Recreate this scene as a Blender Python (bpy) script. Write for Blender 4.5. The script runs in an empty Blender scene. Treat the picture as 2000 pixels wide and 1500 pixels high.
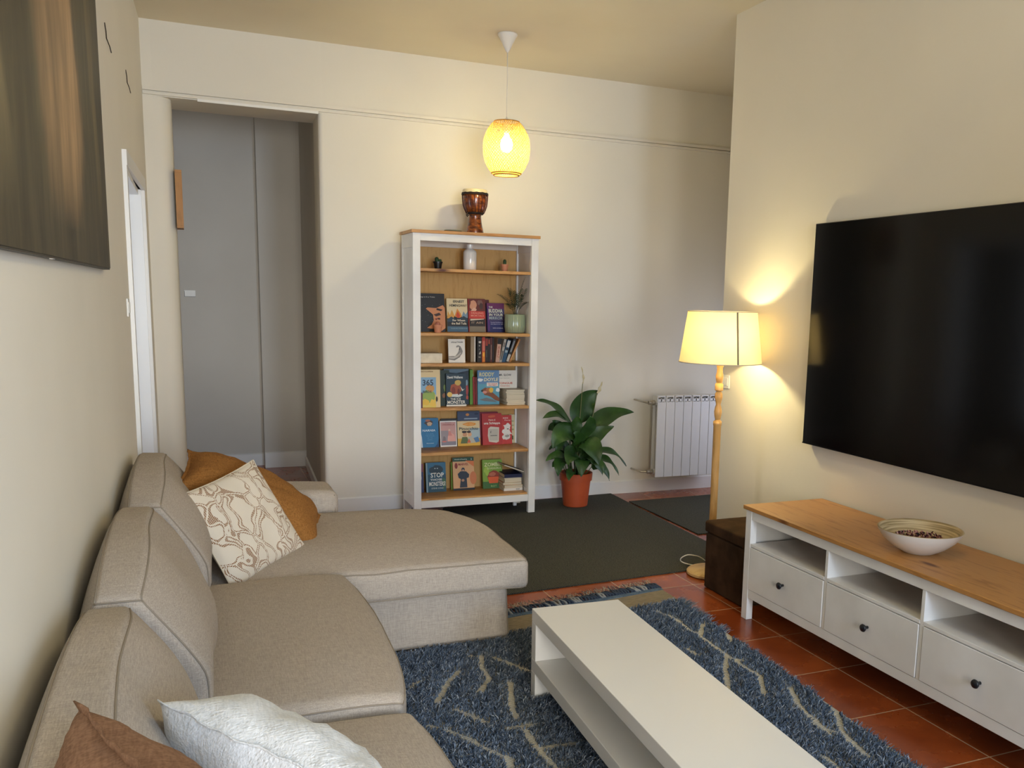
import bpy, bmesh, math, random
from math import sin, cos, pi, radians, sqrt
from mathutils import Vector, Matrix, Euler, noise
random.seed(7)
sc = bpy.context.scene
COL = sc.collection

# ------------------------------------------------------------------ camera
FPX, YAW, PITCH, ROLL = 1769.86, 0.418848, 0.156383, 0.0255393
CAM = Vector((-1.35166, -6.40167, 1.53524))
PPX, PPY = 1157.42, 866.894
_cy, _sy, _cp, _sp = cos(YAW), sin(YAW), cos(PITCH), sin(PITCH)
_f = Vector((_sy*_cp, _cy*_cp, -_sp)); _r = Vector((_cy, -_sy, 0)); _u = _r.cross(_f)
_r2 = _r*cos(ROLL)+_u*sin(ROLL); _u2 = -_r*sin(ROLL)+_u*cos(ROLL)
cd = bpy.data.cameras.new('camera'); cam = bpy.data.objects.new('camera', cd); COL.objects.link(cam)
cam.matrix_world = Matrix(((_r2.x, _u2.x, -_f.x, CAM.x), (_r2.y, _u2.y, -_f.y, CAM.y), (_r2.z, _u2.z, -_f.z, CAM.z), (0, 0, 0, 1)))
cd.sensor_width = 36; cd.lens = FPX/2000*36
cd.shift_x = -(PPX-1000)/2000; cd.shift_y = (PPY-750)/2000
cd.clip_start = .05
sc.camera = cam

# ------------------------------------------------------------------ light, world, exposure
sc.view_settings.view_transform = 'Standard'; sc.view_settings.look = 'None'
sc.view_settings.gamma = 1; sc.view_settings.use_curve_mapping = False
sc.view_settings.exposure = 0.12
w = bpy.data.worlds.new('sky'); sc.world = w; w.use_nodes = True
w.node_tree.nodes['Background'].inputs[0].default_value = (.55, .72, 1, 1)
w.node_tree.nodes['Background'].inputs[1].default_value = .2

def light(name, typ, loc, energy, color, size=None, size_y=None, look=None):
    ld = bpy.data.lights.new(name, typ); o = bpy.data.objects.new(name, ld); COL.objects.link(o)
    o.location = loc; ld.energy = energy; ld.color = color
    if typ == 'AREA':
        ld.shape = 'RECTANGLE'; ld.size = size; ld.size_y = size_y or size
    elif size: ld.shadow_soft_size = size
    if look is not None: o.rotation_euler = (Vector(look)-Vector(loc)).to_track_quat('-Z', 'Y').to_euler()
    return o
WARM = (1, .80, .50); COOL = (.72, .84, 1)
light('window_daylight', 'AREA', (.35, -8.72, 1.95), 122, (.54, .72, 1), .8, 1.5, look=(.35, 0, 1.95))
wl = light('added_rear_fill', 'AREA', (-1.0, -8.72, 1.2), 21, (.95, .92, .86), .8, 1.8, look=(-.6, 0, 1.0)); wl.data.spread = radians(60)  # fill light added at the rear left, no known opening behind it
light('recess_daylight', 'AREA', (3.1, -.85, .9), 9.5, (.72, .78, 1), .9, 1.0, look=(0, -.6, .2))
light('doorway_daylight', 'AREA', (-2.9, -.9, 1.3), 17, COOL, 1.2, 1.6, look=(0, -.9, 1.2))
light('added_warm_fill', 'POINT', (0, -4.6, 2.95), 18, (1, .85, .5), .12)  # warm fill added for the room, no such lamp known
light('pendant_bulb_light', 'POINT', (.54, -.687, 2.47), 54, (1, .85, .44), .035)
light('floor_lamp_bulb_light', 'POINT', (1.33, -2.1, 1.36), 23, (1, .83, .40), .03)

# ------------------------------------------------------------------ materials
def lin(c):
    if isinstance(c, str):
        c = [int(c[i:i+2], 16)/255 for i in (0, 2, 4)]
        c = [x/12.92 if x <= .04045 else ((x+.055)/1.055)**2.4 for x in c]
    return (c[0], c[1], c[2], 1)
MC = {}
def mat(name, col, rough=.6, spec=.5, metal=0, emit=None, es=0, coat=0):
    if name in MC: return MC[name]
    m = bpy.data.materials.new(name); m.use_nodes = True; b = m.node_tree.nodes['Principled BSDF']
    b.inputs['Base Color'].default_value = lin(col); b.inputs['Roughness'].default_value = rough
    b.inputs['Specular IOR Level'].default_value = spec; b.inputs['Metallic'].default_value = metal
    b.inputs['Coat Weight'].default_value = coat
    if emit: b.inputs['Emission Color'].default_value = lin(emit); b.inputs['Emission Strength'].default_value = es
    MC[name] = m; return m
def nt(m): return m.node_tree, m.node_tree.nodes['Principled BSDF']
def N(t, typ, **kw):
    n = t.nodes.new(typ)
    for k, v in kw.items():
        if k in n.inputs: n.inputs[k].default_value = v
        else: setattr(n, k, v)
    return n
def ramp(t, fac, stops):
    r = t.nodes.new('ShaderNodeValToRGB'); e = r.color_ramp.elements
    while len(e) < len(stops): e.new(.5)
    for i, (p, c) in enumerate(stops): e[i].position = p; e[i].color = lin(c) if not isinstance(c, (int, float)) else (c, c, c, 1)
    t.links.new(fac, r.inputs[0]); return r
def bump(t, b, h, strength=.3, dist=.002):
    n = N(t, 'ShaderNodeBump', Strength=strength, Distance=dist); t.links.new(h, n.inputs['Height']); t.links.new(n.outputs[0], b.inputs['Normal']); return n
def coords(t, scale=(1, 1, 1), kind='Object', rot=(0, 0, 0)):
    c = t.nodes.new('ShaderNodeTexCoord'); mp = t.nodes.new('ShaderNodeMapping')
    mp.inputs['Scale'].default_value = scale; mp.inputs['Rotation'].default_value = rot
    t.links.new(c.outputs[kind], mp.inputs[0]); return mp.outputs[0]
def noisy(name, c1, c2, scale=8, rough=.7, bs=0, bscale=60, bd=.002, stretch=(1, 1, 1), spec=.4, detail=4, lo=.35, hi=.65, kind='Object', coat=0):
    if name in MC: return MC[name]
    m = mat(name, c1, rough, spec, coat=coat); t, b = nt(m); co = coords(t, stretch, kind)
    n = N(t, 'ShaderNodeTexNoise', Scale=scale, Detail=detail); t.links.new(co, n.inputs[0])
    r = ramp(t, n.outputs[0], [(lo, c1), (hi, c2)]); t.links.new(r.outputs[0], b.inputs['Base Color'])
    if bs:
        n2 = N(t, 'ShaderNodeTexNoise', Scale=bscale, Detail=3); t.links.new(co, n2.inputs[0]); bump(t, b, n2.outputs[0], bs, bd)
    return m
def fabric(name, c1, c2, weave=230, rough=.95, bs=.22, wr=0):
    if name in MC: return MC[name]
    m = mat(name, c1, rough, .12); t, b = nt(m); co = coords(t); acc = None
    # thread streaks along the three axes give a crossed slubby weave on every face
    for st_ in ((1, .08, 1), (.08, 1, 1), (1, 1, .08)):
        a = N(t, 'ShaderNodeTexNoise', Scale=weave, Detail=1.5); t.links.new(coords(t, st_), a.inputs[0])
        if acc is None: acc = a.outputs[0]
        else:
            ad = N(t, 'ShaderNodeMath', operation='ADD'); t.links.new(acc, ad.inputs[0]); t.links.new(a.outputs[0], ad.inputs[1]); acc = ad.outputs[0]
    r = ramp(t, acc, [(.0, c1), (1, c2)]); mr = N(t, 'ShaderNodeMapRange'); t.links.new(acc, mr.inputs[0]); mr.inputs[1].default_value = 1.15; mr.inputs[2].default_value = 1.85
    t.links.new(mr.outputs[0], r.inputs[0]); t.links.new(r.outputs[0], b.inputs['Base Color'])
    h = acc
    if wr:
        n3 = N(t, 'ShaderNodeTexNoise', Scale=wr, Detail=3, Distortion=.4); t.links.new(coords(t, (1, .4, 1)), n3.inputs[0])
        m2 = N(t, 'ShaderNodeMath', operation='MULTIPLY_ADD'); t.links.new(n3.outputs[0], m2.inputs[0]); m2.inputs[1].default_value = 14; t.links.new(acc, m2.inputs[2]); h = m2.outputs[0]
    bump(t, b, h, bs, .0012)
    return m
def wood(name, c1, c2, axis='x', rough=.45, scale=1.0, knots=True, spec=.4, knotc='5a2c10'):
    if name in MC: return MC[name]
    m = mat(name, c1, rough, spec); t, b = nt(m)
    s = {'x': (.9, 9, 9), 'y': (9, .9, 9), 'z': (9, 9, .9)}[axis]; s = tuple(v*scale for v in s)
    co = coords(t, s)
    n = N(t, 'ShaderNodeTexNoise', Scale=2.2, Detail=6, Distortion=1.2); t.links.new(co, n.inputs[0])
    n2 = N(t, 'ShaderNodeTexNoise', Scale=14, Detail=2); t.links.new(co, n2.inputs[0])
    ad = N(t, 'ShaderNodeMath', operation='MULTIPLY_ADD'); t.links.new(n2.outputs[0], ad.inputs[0]); ad.inputs[1].default_value = .35; t.links.new(n.outputs[0], ad.inputs[2])
    r = ramp(t, ad.outputs[0], [(.5, c2), (.62, c1), (.78, c1), (.9, c2)]); out = r.outputs[0]
    if knots:
        kx = {'x': (1.6, 5, 5), 'y': (5, 1.6, 5), 'z': (5, 5, 1.6)}[axis]
        v = N(t, 'ShaderNodeTexVoronoi', Scale=1.3); t.links.new(coords(t, kx), v.inputs[0])
        kr = ramp(t, v.outputs['Distance'], [(.05, 1.0), (.13, 0.0)])
        mx = N(t, 'ShaderNodeMix', data_type='RGBA'); t.links.new(kr.outputs[0], mx.inputs[0]); t.links.new(out, mx.inputs[6]); mx.inputs[7].default_value = lin(knotc); out = mx.outputs[2]
    t.links.new(out, b.inputs['Base Color']); bump(t, b, ad.outputs[0], .08, .001)
    return m

M = {}
M['wall'] = noisy('wall_paint', 'e6e0d2', 'e2dcce', 1.5, .85, .12, 45, .003, spec=.2)
M['ceiling'] = noisy('ceiling_paint', 'e9dfc6', 'e5dac0', 1.2, .9, .05, 30, spec=.1)
M['hallw_shaded'] = noisy('hall_paint_shaded', 'd0cabf', 'cac4b9', 1.4, .85, .12, 45, .003, spec=.2)  # white paint toned down, the hall's shade is put into the colour
M['white'] = mat('white_lacquer', 'e9e7e2', .35, .5)
M['stain'] = noisy('white_stain', 'f0eeea', 'e1deD8'.lower(), 3, .45, .02, 300)
M['inner'] = mat('warm_white_panel', 'dcd2c6', .55)
M['pine'] = wood('pine_top', 'b8844a', '9d6a34', 'y', .35)
M['pinex'] = wood('pine_shelf', 'c08f56', 'a06d36', 'x', .45, knots=True)
M['pinez'] = wood('pine_back', 'c49a5c', 'b98e50', 'z', .6, 1.4, knots=False)
M['linen'] = fabric('sofa_linen', 'a0958a', 'bdb2a4', weave=420, wr=5)
M['seam'] = mat('sofa_seam_piping', '94897a', .95, .1)
M['black'] = mat('black_plastic', '0c0c0d', .35)
M['screen'] = mat('tv_glass', '040405', .12, .35)
M['knob'] = mat('knob_black', '1a1c20', .3)
M['bulb'] = mat('bulb_glow', 'fff3d8', .5, emit='fff0cc', es=16)
M['cord'] = mat('white_cord', 'e4e0d6', .5)
M['wplastic'] = mat('white_plastic', 'eae7df', .4)
M['terra'] = noisy('terracotta_pot_plastic', 'b5512c', 'a84824', 5, .5)
M['soil'] = noisy('potting_soil', '2a1c12', '140d08', 60, 1, .8, 80, .004)
M['radi'] = mat('radiator_enamel', 'dcdad6', .4)
M['suede'] = noisy('brown_suede', '4a3626', '33251a', 9, .95, .3, 200, .001, spec=.1)

def floor_mat():
    m = mat('terracotta_tiles', '8a3e1c', .22, .5); t, b = nt(m)
    g = t.nodes.new('ShaderNodeNewGeometry'); sx = t.nodes.new('ShaderNodeSeparateXYZ'); t.links.new(g.outputs['Position'], sx.inputs[0])
    def line(out, off, per, wdt):
        a = N(t, 'ShaderNodeMath', operation='SUBTRACT'); t.links.new(out, a.inputs[0]); a.inputs[1].default_value = off
        d = N(t, 'ShaderNodeMath', operation='PINGPONG'); t.links.new(a.outputs[0], d.inputs[0]); d.inputs[1].default_value = per/2
        l = N(t, 'ShaderNodeMath', operation='LESS_THAN'); t.links.new(d.outputs[0], l.inputs[0]); l.inputs[1].default_value = wdt; return l, a
    lx, ax = line(sx.outputs[0], 1.14, .41, .0024); ly, ay = line(sx.outputs[1], -2.635, .41, .0024)
    mx = N(t, 'ShaderNodeMath', operation='MAXIMUM'); t.links.new(lx.outputs[0], mx.inputs[0]); t.links.new(ly.outputs[0], mx.inputs[1])
    # per tile tone
    fl = []
    for a in (ax, ay):
        d = N(t, 'ShaderNodeMath', operation='DIVIDE'); t.links.new(a.outputs[0], d.inputs[0]); d.inputs[1].default_value = .41
        f = N(t, 'ShaderNodeMath', operation='FLOOR'); t.links.new(d.outputs[0], f.inputs[0]); fl.append(f)
    cx = t.nodes.new('ShaderNodeCombineXYZ'); t.links.new(fl[0].outputs[0], cx.inputs[0]); t.links.new(fl[1].outputs[0], cx.inputs[1])
    wn = N(t, 'ShaderNodeTexWhiteNoise'); t.links.new(cx.outputs[0], wn.inputs[0])
    n = N(t, 'ShaderNodeTexNoise', Scale=3.5, Detail=5); t.links.new(g.outputs['Position'], n.inputs[0])
    ad = N(t, 'ShaderNodeMath', operation='MULTIPLY_ADD'); t.links.new(wn.outputs[0], ad.inputs[0]); ad.inputs[1].default_value = .3; t.links.new(n.outputs[0], ad.inputs[2])
    r = ramp(t, ad.outputs[0], [(.4, '783414'), (.65, '91441c'), (.9, 'a55626')])
    mm = N(t, 'ShaderNodeMix', data_type='RGBA'); t.links.new(mx.outputs[0], mm.inputs[0]); t.links.new(r.outputs[0], mm.inputs[6]); mm.inputs[7].default_value = lin('b89c7c')
    t.links.new(mm.outputs[2], b.inputs['Base Color'])
    rr = ramp(t, n.outputs[0], [(.3, .18), (.7, .34)]); t.links.new(rr.outputs[0], b.inputs['Roughness'])
    iv = N(t, 'ShaderNodeMath', operation='SUBTRACT'); iv.inputs[0].default_value = 1; t.links.new(mx.outputs[0], iv.inputs[1]); bump(t, b, iv.outputs[0], .25, .001)
    return m
M['floor'] = floor_mat()

# ------------------------------------------------------------------ mesh helpers
class MB:
    def __init__(s): s.v = []; s.f = []; s.m = []; s.uv = None
    def add(s, vs, fs, mi=0):
        o = len(s.v); s.v += [tuple(v) for v in vs]; s.f += [tuple(i+o for i in f) for f in fs]; s.m += [mi]*len(fs); return s
    def box(s, x0, x1, y0, y1, z0, z1, mi=0, r=0):
        x0, x1 = min(x0, x1), max(x0, x1); y0, y1 = min(y0, y1), max(y0, y1); z0, z1 = min(z0, z1), max(z0, z1)
        if r:
            c = Vector(((x0+x1)/2, (y0+y1)/2, (z0+z1)/2)); h = ((x1-x0)/2, (y1-y0)/2, (z1-z0)/2)
            r = min(r, min(h)*.98); vs, fs = rbox(h, r, 2, (1, 1, 1)); s.add([v+c for v in vs], fs, mi); return s
        v = [(x, y, z) for z in (z0, z1) for y in (y0, y1) for x in (x0, x1)]
        return s.add(v, [(0, 2, 3, 1), (4, 5, 7, 6), (0, 1, 5, 4), (2, 6, 7, 3), (0, 4, 6, 2), (1, 3, 7, 5)], mi)
    def lathe(s, prof, c=(0, 0, 0), n=32, mi=0, cap0=True, cap1=True, axis='z', start=0, arc=2*pi):
        c = Vector(c); vs = []; k = len(prof)
        for i in range(n):
            a = start+arc*i/n
            for r, z in prof:
                p = (r*cos(a), r*sin(a), z)
                if axis == 'x': p = (p[2], p[0], p[1])
                if axis == 'y': p = (p[0], -p[2], p[1])
                vs.append(c+Vector(p))
        fs = []
        for i in range(n):
            j = (i+1) % n
            for q in range(k-1): fs.append((i*k+q, j*k+q, j*k+q+1, i*k+q+1))
        if cap0 and prof[0][0] > 1e-5: fs.append(tuple(i*k for i in range(n))[::-1])
        if cap1 and prof[-1][0] > 1e-5: fs.append(tuple(i*k+k-1 for i in range(n)))
        return s.add(vs, fs, mi)
    def tube(s, pts, r, n=8, mi=0, closed=False, cap=True):
        pts = [Vector(p) for p in pts]; L = len(pts)
        if not hasattr(r, '__len__'): r = [r]*L
        vs = []; up = None
        for i, p in enumerate(pts):
            if closed: t = pts[(i+1) % L]-pts[i-1]
            else: t = pts[min(i+1, L-1)]-pts[max(i-1, 0)]
            if t.length < 1e-9: t = Vector((0, 0, 1))
            t.normalize()
            if up is None: up = Vector((0, 0, 1)) if abs(t.z) < .9 else Vector((1, 0, 0))
            a = t.cross(up)
            if a.length < 1e-6: a = t.orthogonal()
            a.normalize(); b = a.cross(t); up = b
            for k in range(n): an = 2*pi*k/n; vs.append(p+(a*cos(an)+b*sin(an))*r[i])
        fs = []
        for i in range(L if closed else L-1):
            j = (i+1) % L
            for k in range(n): k2 = (k+1) % n; fs.append((i*n+k, j*n+k, j*n+k2, i*n+k2))
        if cap and not closed: fs.append(tuple(range(n))); fs.append(tuple((L-1)*n+k for k in range(n))[::-1])
        return s.add(vs, fs, mi)
    def xf(s, mtx): s.v = [tuple(mtx @ Vector(v)) for v in s.v]; return s
    def build(s, name, mats, parent=None, smooth=False, loc=None, angle=None, uv=None):
        me = bpy.data.meshes.new(name); me.from_pydata(s.v, [], s.f)
        if not isinstance(mats, (list, tuple)): mats = [mats]
        for m in mats: me.materials.append(m)
        if len(mats) > 1: me.polygons.foreach_set('material_index', s.m)
        if smooth: me.polygons.foreach_set('use_smooth', [True]*len(me.polygons))
        if smooth and angle is not None:
            bm = bmesh.new(); bm.from_mesh(me)
            for e in bm.edges:
                if len(e.link_faces) == 2 and e.calc_face_angle(0) > angle: e.smooth = False
            bm.to_mesh(me); bm.free()
        if uv:
            ul = me.uv_layers.new(name='UVMap')
            for lp in me.loops: ul.data[lp.index].uv = uv[lp.vertex_index]
        me.update(); o = bpy.data.objects.new(name, me); COL.objects.link(o)
        if loc: o.location = loc
        if parent: o.parent = parent
        return o
def rbox(h, r, seg=4, div=(8, 8, 8), fn=None):
    """rounded box of half sizes h, corner radius r; returns verts, faces"""
    ax = []
    for k in range(3):
        H = h[k]; c = H-r
        a = [-c-r*math.tan(pi/4*(1-i/seg)) for i in range(seg)]
        mdl = [-c+2*c*i/div[k] for i in range(div[k]+1)]
        ax.append(a+mdl+[-v for v in reversed(a)])
    vs = []; fs = []; idx = {}
    def vert(q):
        key = (round(q[0], 6), round(q[1], 6), round(q[2], 6))
        if key in idx: return idx[key]
        inn = Vector([max(-(h[k]-r), min(h[k]-r, q[k])) for k in range(3)]); d = Vector(q)-inn
        p = inn+d.normalized()*r if d.length > 1e-9 else inn
        if fn: p = fn(p)
        idx[key] = len(vs); vs.append(Vector(p)); return idx[key]
    for k in range(3):
        a, b = (k+1) % 3, (k+2) % 3
        for sg in (-1, 1):
            for i in range(len(ax[a])-1):
                for j in range(len(ax[b])-1):
                    q = []
                    for di, dj in ((0, 0), (1, 0), (1, 1), (0, 1)):
                        p = [0, 0, 0]; p[k] = sg*h[k]; p[a] = ax[a][i+di]; p[b] = ax[b][j+dj]; q.append(vert(p))
                    fs.append(tuple(q) if sg > 0 else tuple(q[::-1]))
    return vs, fs
def rsurf(h, r, q, fn, off=.002):
    inn = Vector([max(-(h[k]-r), min(h[k]-r, q[k])) for k in range(3)]); d = Vector(q)-inn
    p = inn+d.normalized()*(r+off) if d.length > 1e-9 else inn
    return fn(p) if fn else p
def thing(name, label, cat, loc=(0, 0, 0), rz=0, group=None):
    o = bpy.data.objects.new(name, None); COL.objects.link(o); o.location = loc; o.rotation_euler = (0, 0, rz); o.empty_display_size = .05
    return tag(o, label, cat, group)
def tag(o, label, cat, group=None, kind=None):
    o['label'] = label; o['category'] = cat
    if group: o['group'] = group
    if kind: o['kind'] = kind
    return o
def struct(o): o['kind'] = 'structure'; return o

# ------------------------------------------------------------------ room shell
YB = .09; ZC = 3.17; XR = 1.58
def lw(y): return -1.562+.026*(y-YB)          # inner face of the slightly skewed left wall
b = MB(); b.box(-3.2, 3.4, -9.2, 2.4, -.1, 0); struct(b.build('floor', M['floor']))
b = MB(); b.box(-3.2, 3.4, -9.2, .50, ZC, ZC+.1); b.box(-3.2, 3.4, .50, 2.4, 3.02, 3.27); struct(b.build('ceiling', M['ceiling']))
# back wall with the passage opening (rounded plaster edges)
b = MB()
def prism_xy(bb, poly, z0, z1, mi=0):
    n = len(poly); bb.add([(x, y, z0) for x, y in poly]+[(x, y, z1) for x, y in poly],
        [tuple(range(n))[::-1], tuple(range(n, 2*n))]+[(i, (i+1) % n, n+(i+1) % n, n+i) for i in range(n)], mi)
def arc(cx, cy, r, a0, a1, n=6): return [(cx+r*cos(a0+(a1-a0)*i/n), cy+r*sin(a0+(a1-a0)*i/n)) for i in range(n+1)]
R_ = .10
left_pier = [(-1.95, YB)]+arc(-1.402-R_, YB+R_, R_, -pi/2, 0)+[(-1.402, .50), (-1.95, .50)]
prism_xy(b, left_pier, 0, ZC)
right_part = arc(-.515+.03, YB+.03, .03, pi, 1.5*pi)+[(3.3, YB), (3.3, .3), (-.3, .3), (-.42, .5), (-.498, .5)]
prism_xy(b, right_part, 0, ZC)
b.box(-1.502, -.485, YB, .50, 2.722, ZC)
struct(b.build('wall_back', M['wall'], smooth=True, angle=.5))
b = MB(); prism_xy(b, [(-.498, .498), (-.42, 2.3), (-.3, 2.3), (-.3, .498)], 0, 3.05); struct(b.build('wall_hall_right', M['hallw_shaded']))
b = MB(); b.box(-3.2, -.3, 2.14, 2.3, 0, 3.05); b.box(-.785, -.43, 2.0, 2.2, 0, 3.05, r=0); struct(b.build('wall_hall_back', M['hallw_shaded']))
b = MB(); b.box(-3.3, -3.2, -9.2, 2.4, 0, 3.2); struct(b.build('wall_outer_left', M['wall']))
# left wall with a doorway
D0, D1, DT = -1.50, -.42, 2.10
b = MB()
def lwseg(y0, y1, z0, z1): prism_xy(b, [(lw(y0)-.16, y0), (lw(y0), y0), (lw(y1), y1), (lw(y1)-.16, y1)], z0, z1)
lwseg(-9.2, D0, 0, ZC); lwseg(D1, YB+.02, 0, ZC); lwseg(D0, D1, DT, ZC); struct(b.build('wall_left', M['wall']))
b = MB(); b.box(XR, XR+.16, -9.2, -1.69, 0, ZC); struct(b.build('wall_right', M['wall']))
b = MB(); b.box(3.2, 3.35, -1.85, -1.4, 0, ZC); b.box(3.2, 3.35, -.3, .3, 0, ZC); b.box(3.2, 3.35, -1.4, -.3, 0, .3); b.box(3.2, 3.35, -1.4, -.3, 1.6, ZC)
b.box(XR+.16, 3.3, -1.85, -1.69, 0, ZC); struct(b.build('wall_recess', M['wall']))
b = MB()
for x0, x1, z0, z1 in ((-3.2, -1.45, 0, ZC), (-.55, -.1, 0, ZC), (.8, XR+.1, 0, ZC), (-1.45, -.55, 2.2, ZC), (-.1, .8, 2.8, ZC), (-.1, .8, 0, 1.1), (-1.45, -.55, 0, .05)): b.box(x0, x1, -9.0, -8.85, z0, z1)
struct(b.build('wall_front', M['wall']))
def winframe(name, x0, x1, z0, z1, y, axis='x'):
    b = MB(); f = .05
    def bx(a0, a1, c0, c1):
        if axis == 'x': b.box(a0, a1, y-.03, y+.03, c0, c1)
        else: b.box(y-.03, y+.03, a0, a1, c0, c1)
    bx(x0, x0+f, z0, z1); bx(x1-f, x1, z0, z1); bx(x0, x1, z0, z0+f); bx(x0, x1, z1-f, z1); xm = (x0+x1)/2; bx(xm-f/2, xm+f/2, z0, z1)
    struct(b.build(name, M['white']))
winframe('window_1', -.1, .8, 1.1, 2.8, -8.95)
winframe('added_window', -1.45, -.55, .05, 2.2, -8.95)  # frame added around the rear left fill light
winframe('window_2', -1.4, -.3, .3, 1.6, 3.28, 'y')
# doorway casing
b = MB(); cw = .07
for y in (D0-cw, D1): b.add(*[(lambda v: v)(v) for v in ([(lw(y)+dx, yy, zz) for zz in (0, DT) for yy in (y, y+cw) for dx in (-.01, .018)], [(0, 1, 3, 2), (4, 6, 7, 5), (0, 4, 5, 1), (2, 3, 7, 6), (0, 2, 6, 4), (1, 5, 7, 3)])])
b.add([(lw(yy)+dx, yy, zz) for zz in (DT, DT+cw) for yy in (D0-cw, D1+cw) for dx in (-.01, .02)], [(0, 1, 3, 2), (4, 6, 7, 5), (0, 4, 5, 1), (2, 3, 7, 6), (0, 2, 6, 4), (1, 5, 7, 3)])
struct(b.build('trim_1', M['white']))
b = MB(); b.box(lw(D1)-.20, lw(D1)-.0, D1-.03, D1, 0, DT); b.box(lw(D0)-.20, lw(D0), D0, D0+.03, 0, DT); b.box(lw(-1)-.2, lw(-1), D0, D1, DT-.03, DT); struct(b.build('door_1', M['white']))
# picture rail along back wall
b = MB(); b.box(-1.56, 3.2, YB-.016, YB, 2.752, 2.772); b.box(-1.56, 3.2, YB-.016, YB, 2.728, 2.744); struct(b.build('trim_2', M['wall']))
b = MB(); b.box(-1.25, -.515, YB-.016, YB+.002, 2.712, 2.728); struct(b.build('trim_3', M['wplastic']))
def skirting(name, pts, h=.105, t=.014):
    b = MB()
    for (x0, y0), (x1, y1) in zip(pts[:-1], pts[1:]):
        d = Vector((x1-x0, y1-y0, 0)); n = Vector((d.y, -d.x, 0)).normalized()*t
        v = [(x0, y0), (x1, y1), (x1+n.x, y1+n.y), (x0+n.x, y0+n.y)]
        b.add([(x, y, 0) for x, y in v]+[(v[0][0], v[0][1], h), (v[1][0], v[1][1], h), (v[2][0], v[2][1], h-.008), (v[3][0], v[3][1], h-.008)],
              [(0, 3, 2, 1), (4, 5, 6, 7), (0, 1, 5, 4), (1, 2, 6, 5), (2, 3, 7, 6), (3, 0, 4, 7)])
    struct(b.build(name, M['white']))
skirting('baseboard_back', [(-.49, YB), (3.2, YB)])
skirting('baseboard_hall_back', [(-2.6, 2.14), (-.785, 2.14)], .11)
skirting('baseboard_pier', [(-.785, 2.0), (-.43, 2.0)], .14)
skirting('baseboard_hall_right', [(-.43, 2.0), (-.50, .45)], .09)
skirting('baseboard_right', [(XR, -1.69), (XR, -8.8)], .08)

# ------------------------------------------------------------------ sofa
sofa = thing('sofa', 'beige linen corner sofa with chaise end and loose back cushions along the left wall', 'sofa', (-1.2, -3.2, 0))
SI = Vector((-1.2, -3.2, 0))
def soft(name, lo, hi, r, parent, fn=None, seg=5, div=(10, 10, 6), m=None, mtx=None, seams=(), sr=.0024, wob=.004, origin=Vector((0, 0, 0))):
    c = (Vector(lo)+Vector(hi))/2; h = [(hi[k]-lo[k])/2 for k in range(3)]
    def F(p):
        q = fn(Vector(p), h) if fn else Vector(p)
        if wob:
            n = noise.noise((q+c)*3.1)*wob+noise.noise((q+c)*9)*wob*.35
            q = q+Vector((n*.5, n*.5, n))
        return q+c-origin
    vs, fs = rbox(h, r, seg, div, F)
    b = MB(); b.add(vs, fs)
    if mtx: b.xf(mtx)
    o = b.build(name, m or M['linen'], parent, smooth=True)
    for k, loop in enumerate(seams):
        s = MB(); pts = [rsurf(h, r, [loop_p[i]*h[i] for i in range(3)], F, .001) for loop_p in loop]
        if mtx: pts = [mtx @ p for p in pts]
        s.tube(pts, sr, 6, closed=(loop[0] == loop[-1])); 
        s.build('piping', M['seam'], o, smooth=True)
    return o
def rect_loop(ax, val, n=24, a0=-1, a1=1, b0=-1, b1=1):
    a, bb = (ax+1) % 3, (ax+2) % 3; L = []
    cs = [(a0, b0), (a1, b0), (a1, b1), (a0, b1), (a0, b0)]
    for (p, q), (p2, q2) in zip(cs[:-1], cs[1:]):
        for i in range(n):
            v = [0, 0, 0]; v[ax] = val; v[a] = p+(p2-p)*i/n; v[bb] = q+(q2-q)*i/n; L.append(tuple(v))
    return L+[L[0]]
def seg_line(ax, fixed, n=30, lo=-1, hi=1):
    L = []
    for i in range(n+1):
        v = list(fixed); v[ax] = lo+(hi-lo)*i/n; L.append(tuple(v))
    return L
# frame parts
soft('base', (-1.56, -5.45, .02), (-.875, -2.66, .29), .03, sofa, origin=SI)
def chb(p, h):
    s = (p.z+h[2])/(2*h[2]); p.x += .012*(1-s)*(1 if p.x > 0 else 0); return p
soft('chaise_base', (-1.56, -2.665, .012), (-.085, -1.82, .265), .03, sofa, chb, origin=SI, seams=[seg_line(2, (1, -1, 0), lo=-.95, hi=.95), seg_line(0, (0, -1, -1), lo=-.95, hi=.95)], sr=.003)
soft('back_frame', (-1.585, -5.45, .02), (-1.47, -1.55, .60), .04, sofa, origin=SI, fn=lambda p, h: Vector((p.x-.026*0, p.y, p.z)))
def armf(p, h):
    if p.z > 0: p.z += .02*(1-(p.x/h[0])**2)
    return p
soft('armrest', (-1.56, -1.83, .02), (-.70, -1.52, .56), .045, sofa, armf, origin=SI, div=(10, 6, 10),
     seams=[[(.97, -1, -.9), (.97, -1, .5), (.97, -.98, .95), (.97, 0, 1), (.97, .98, .95), (.97, 1, -.9)]])
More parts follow.
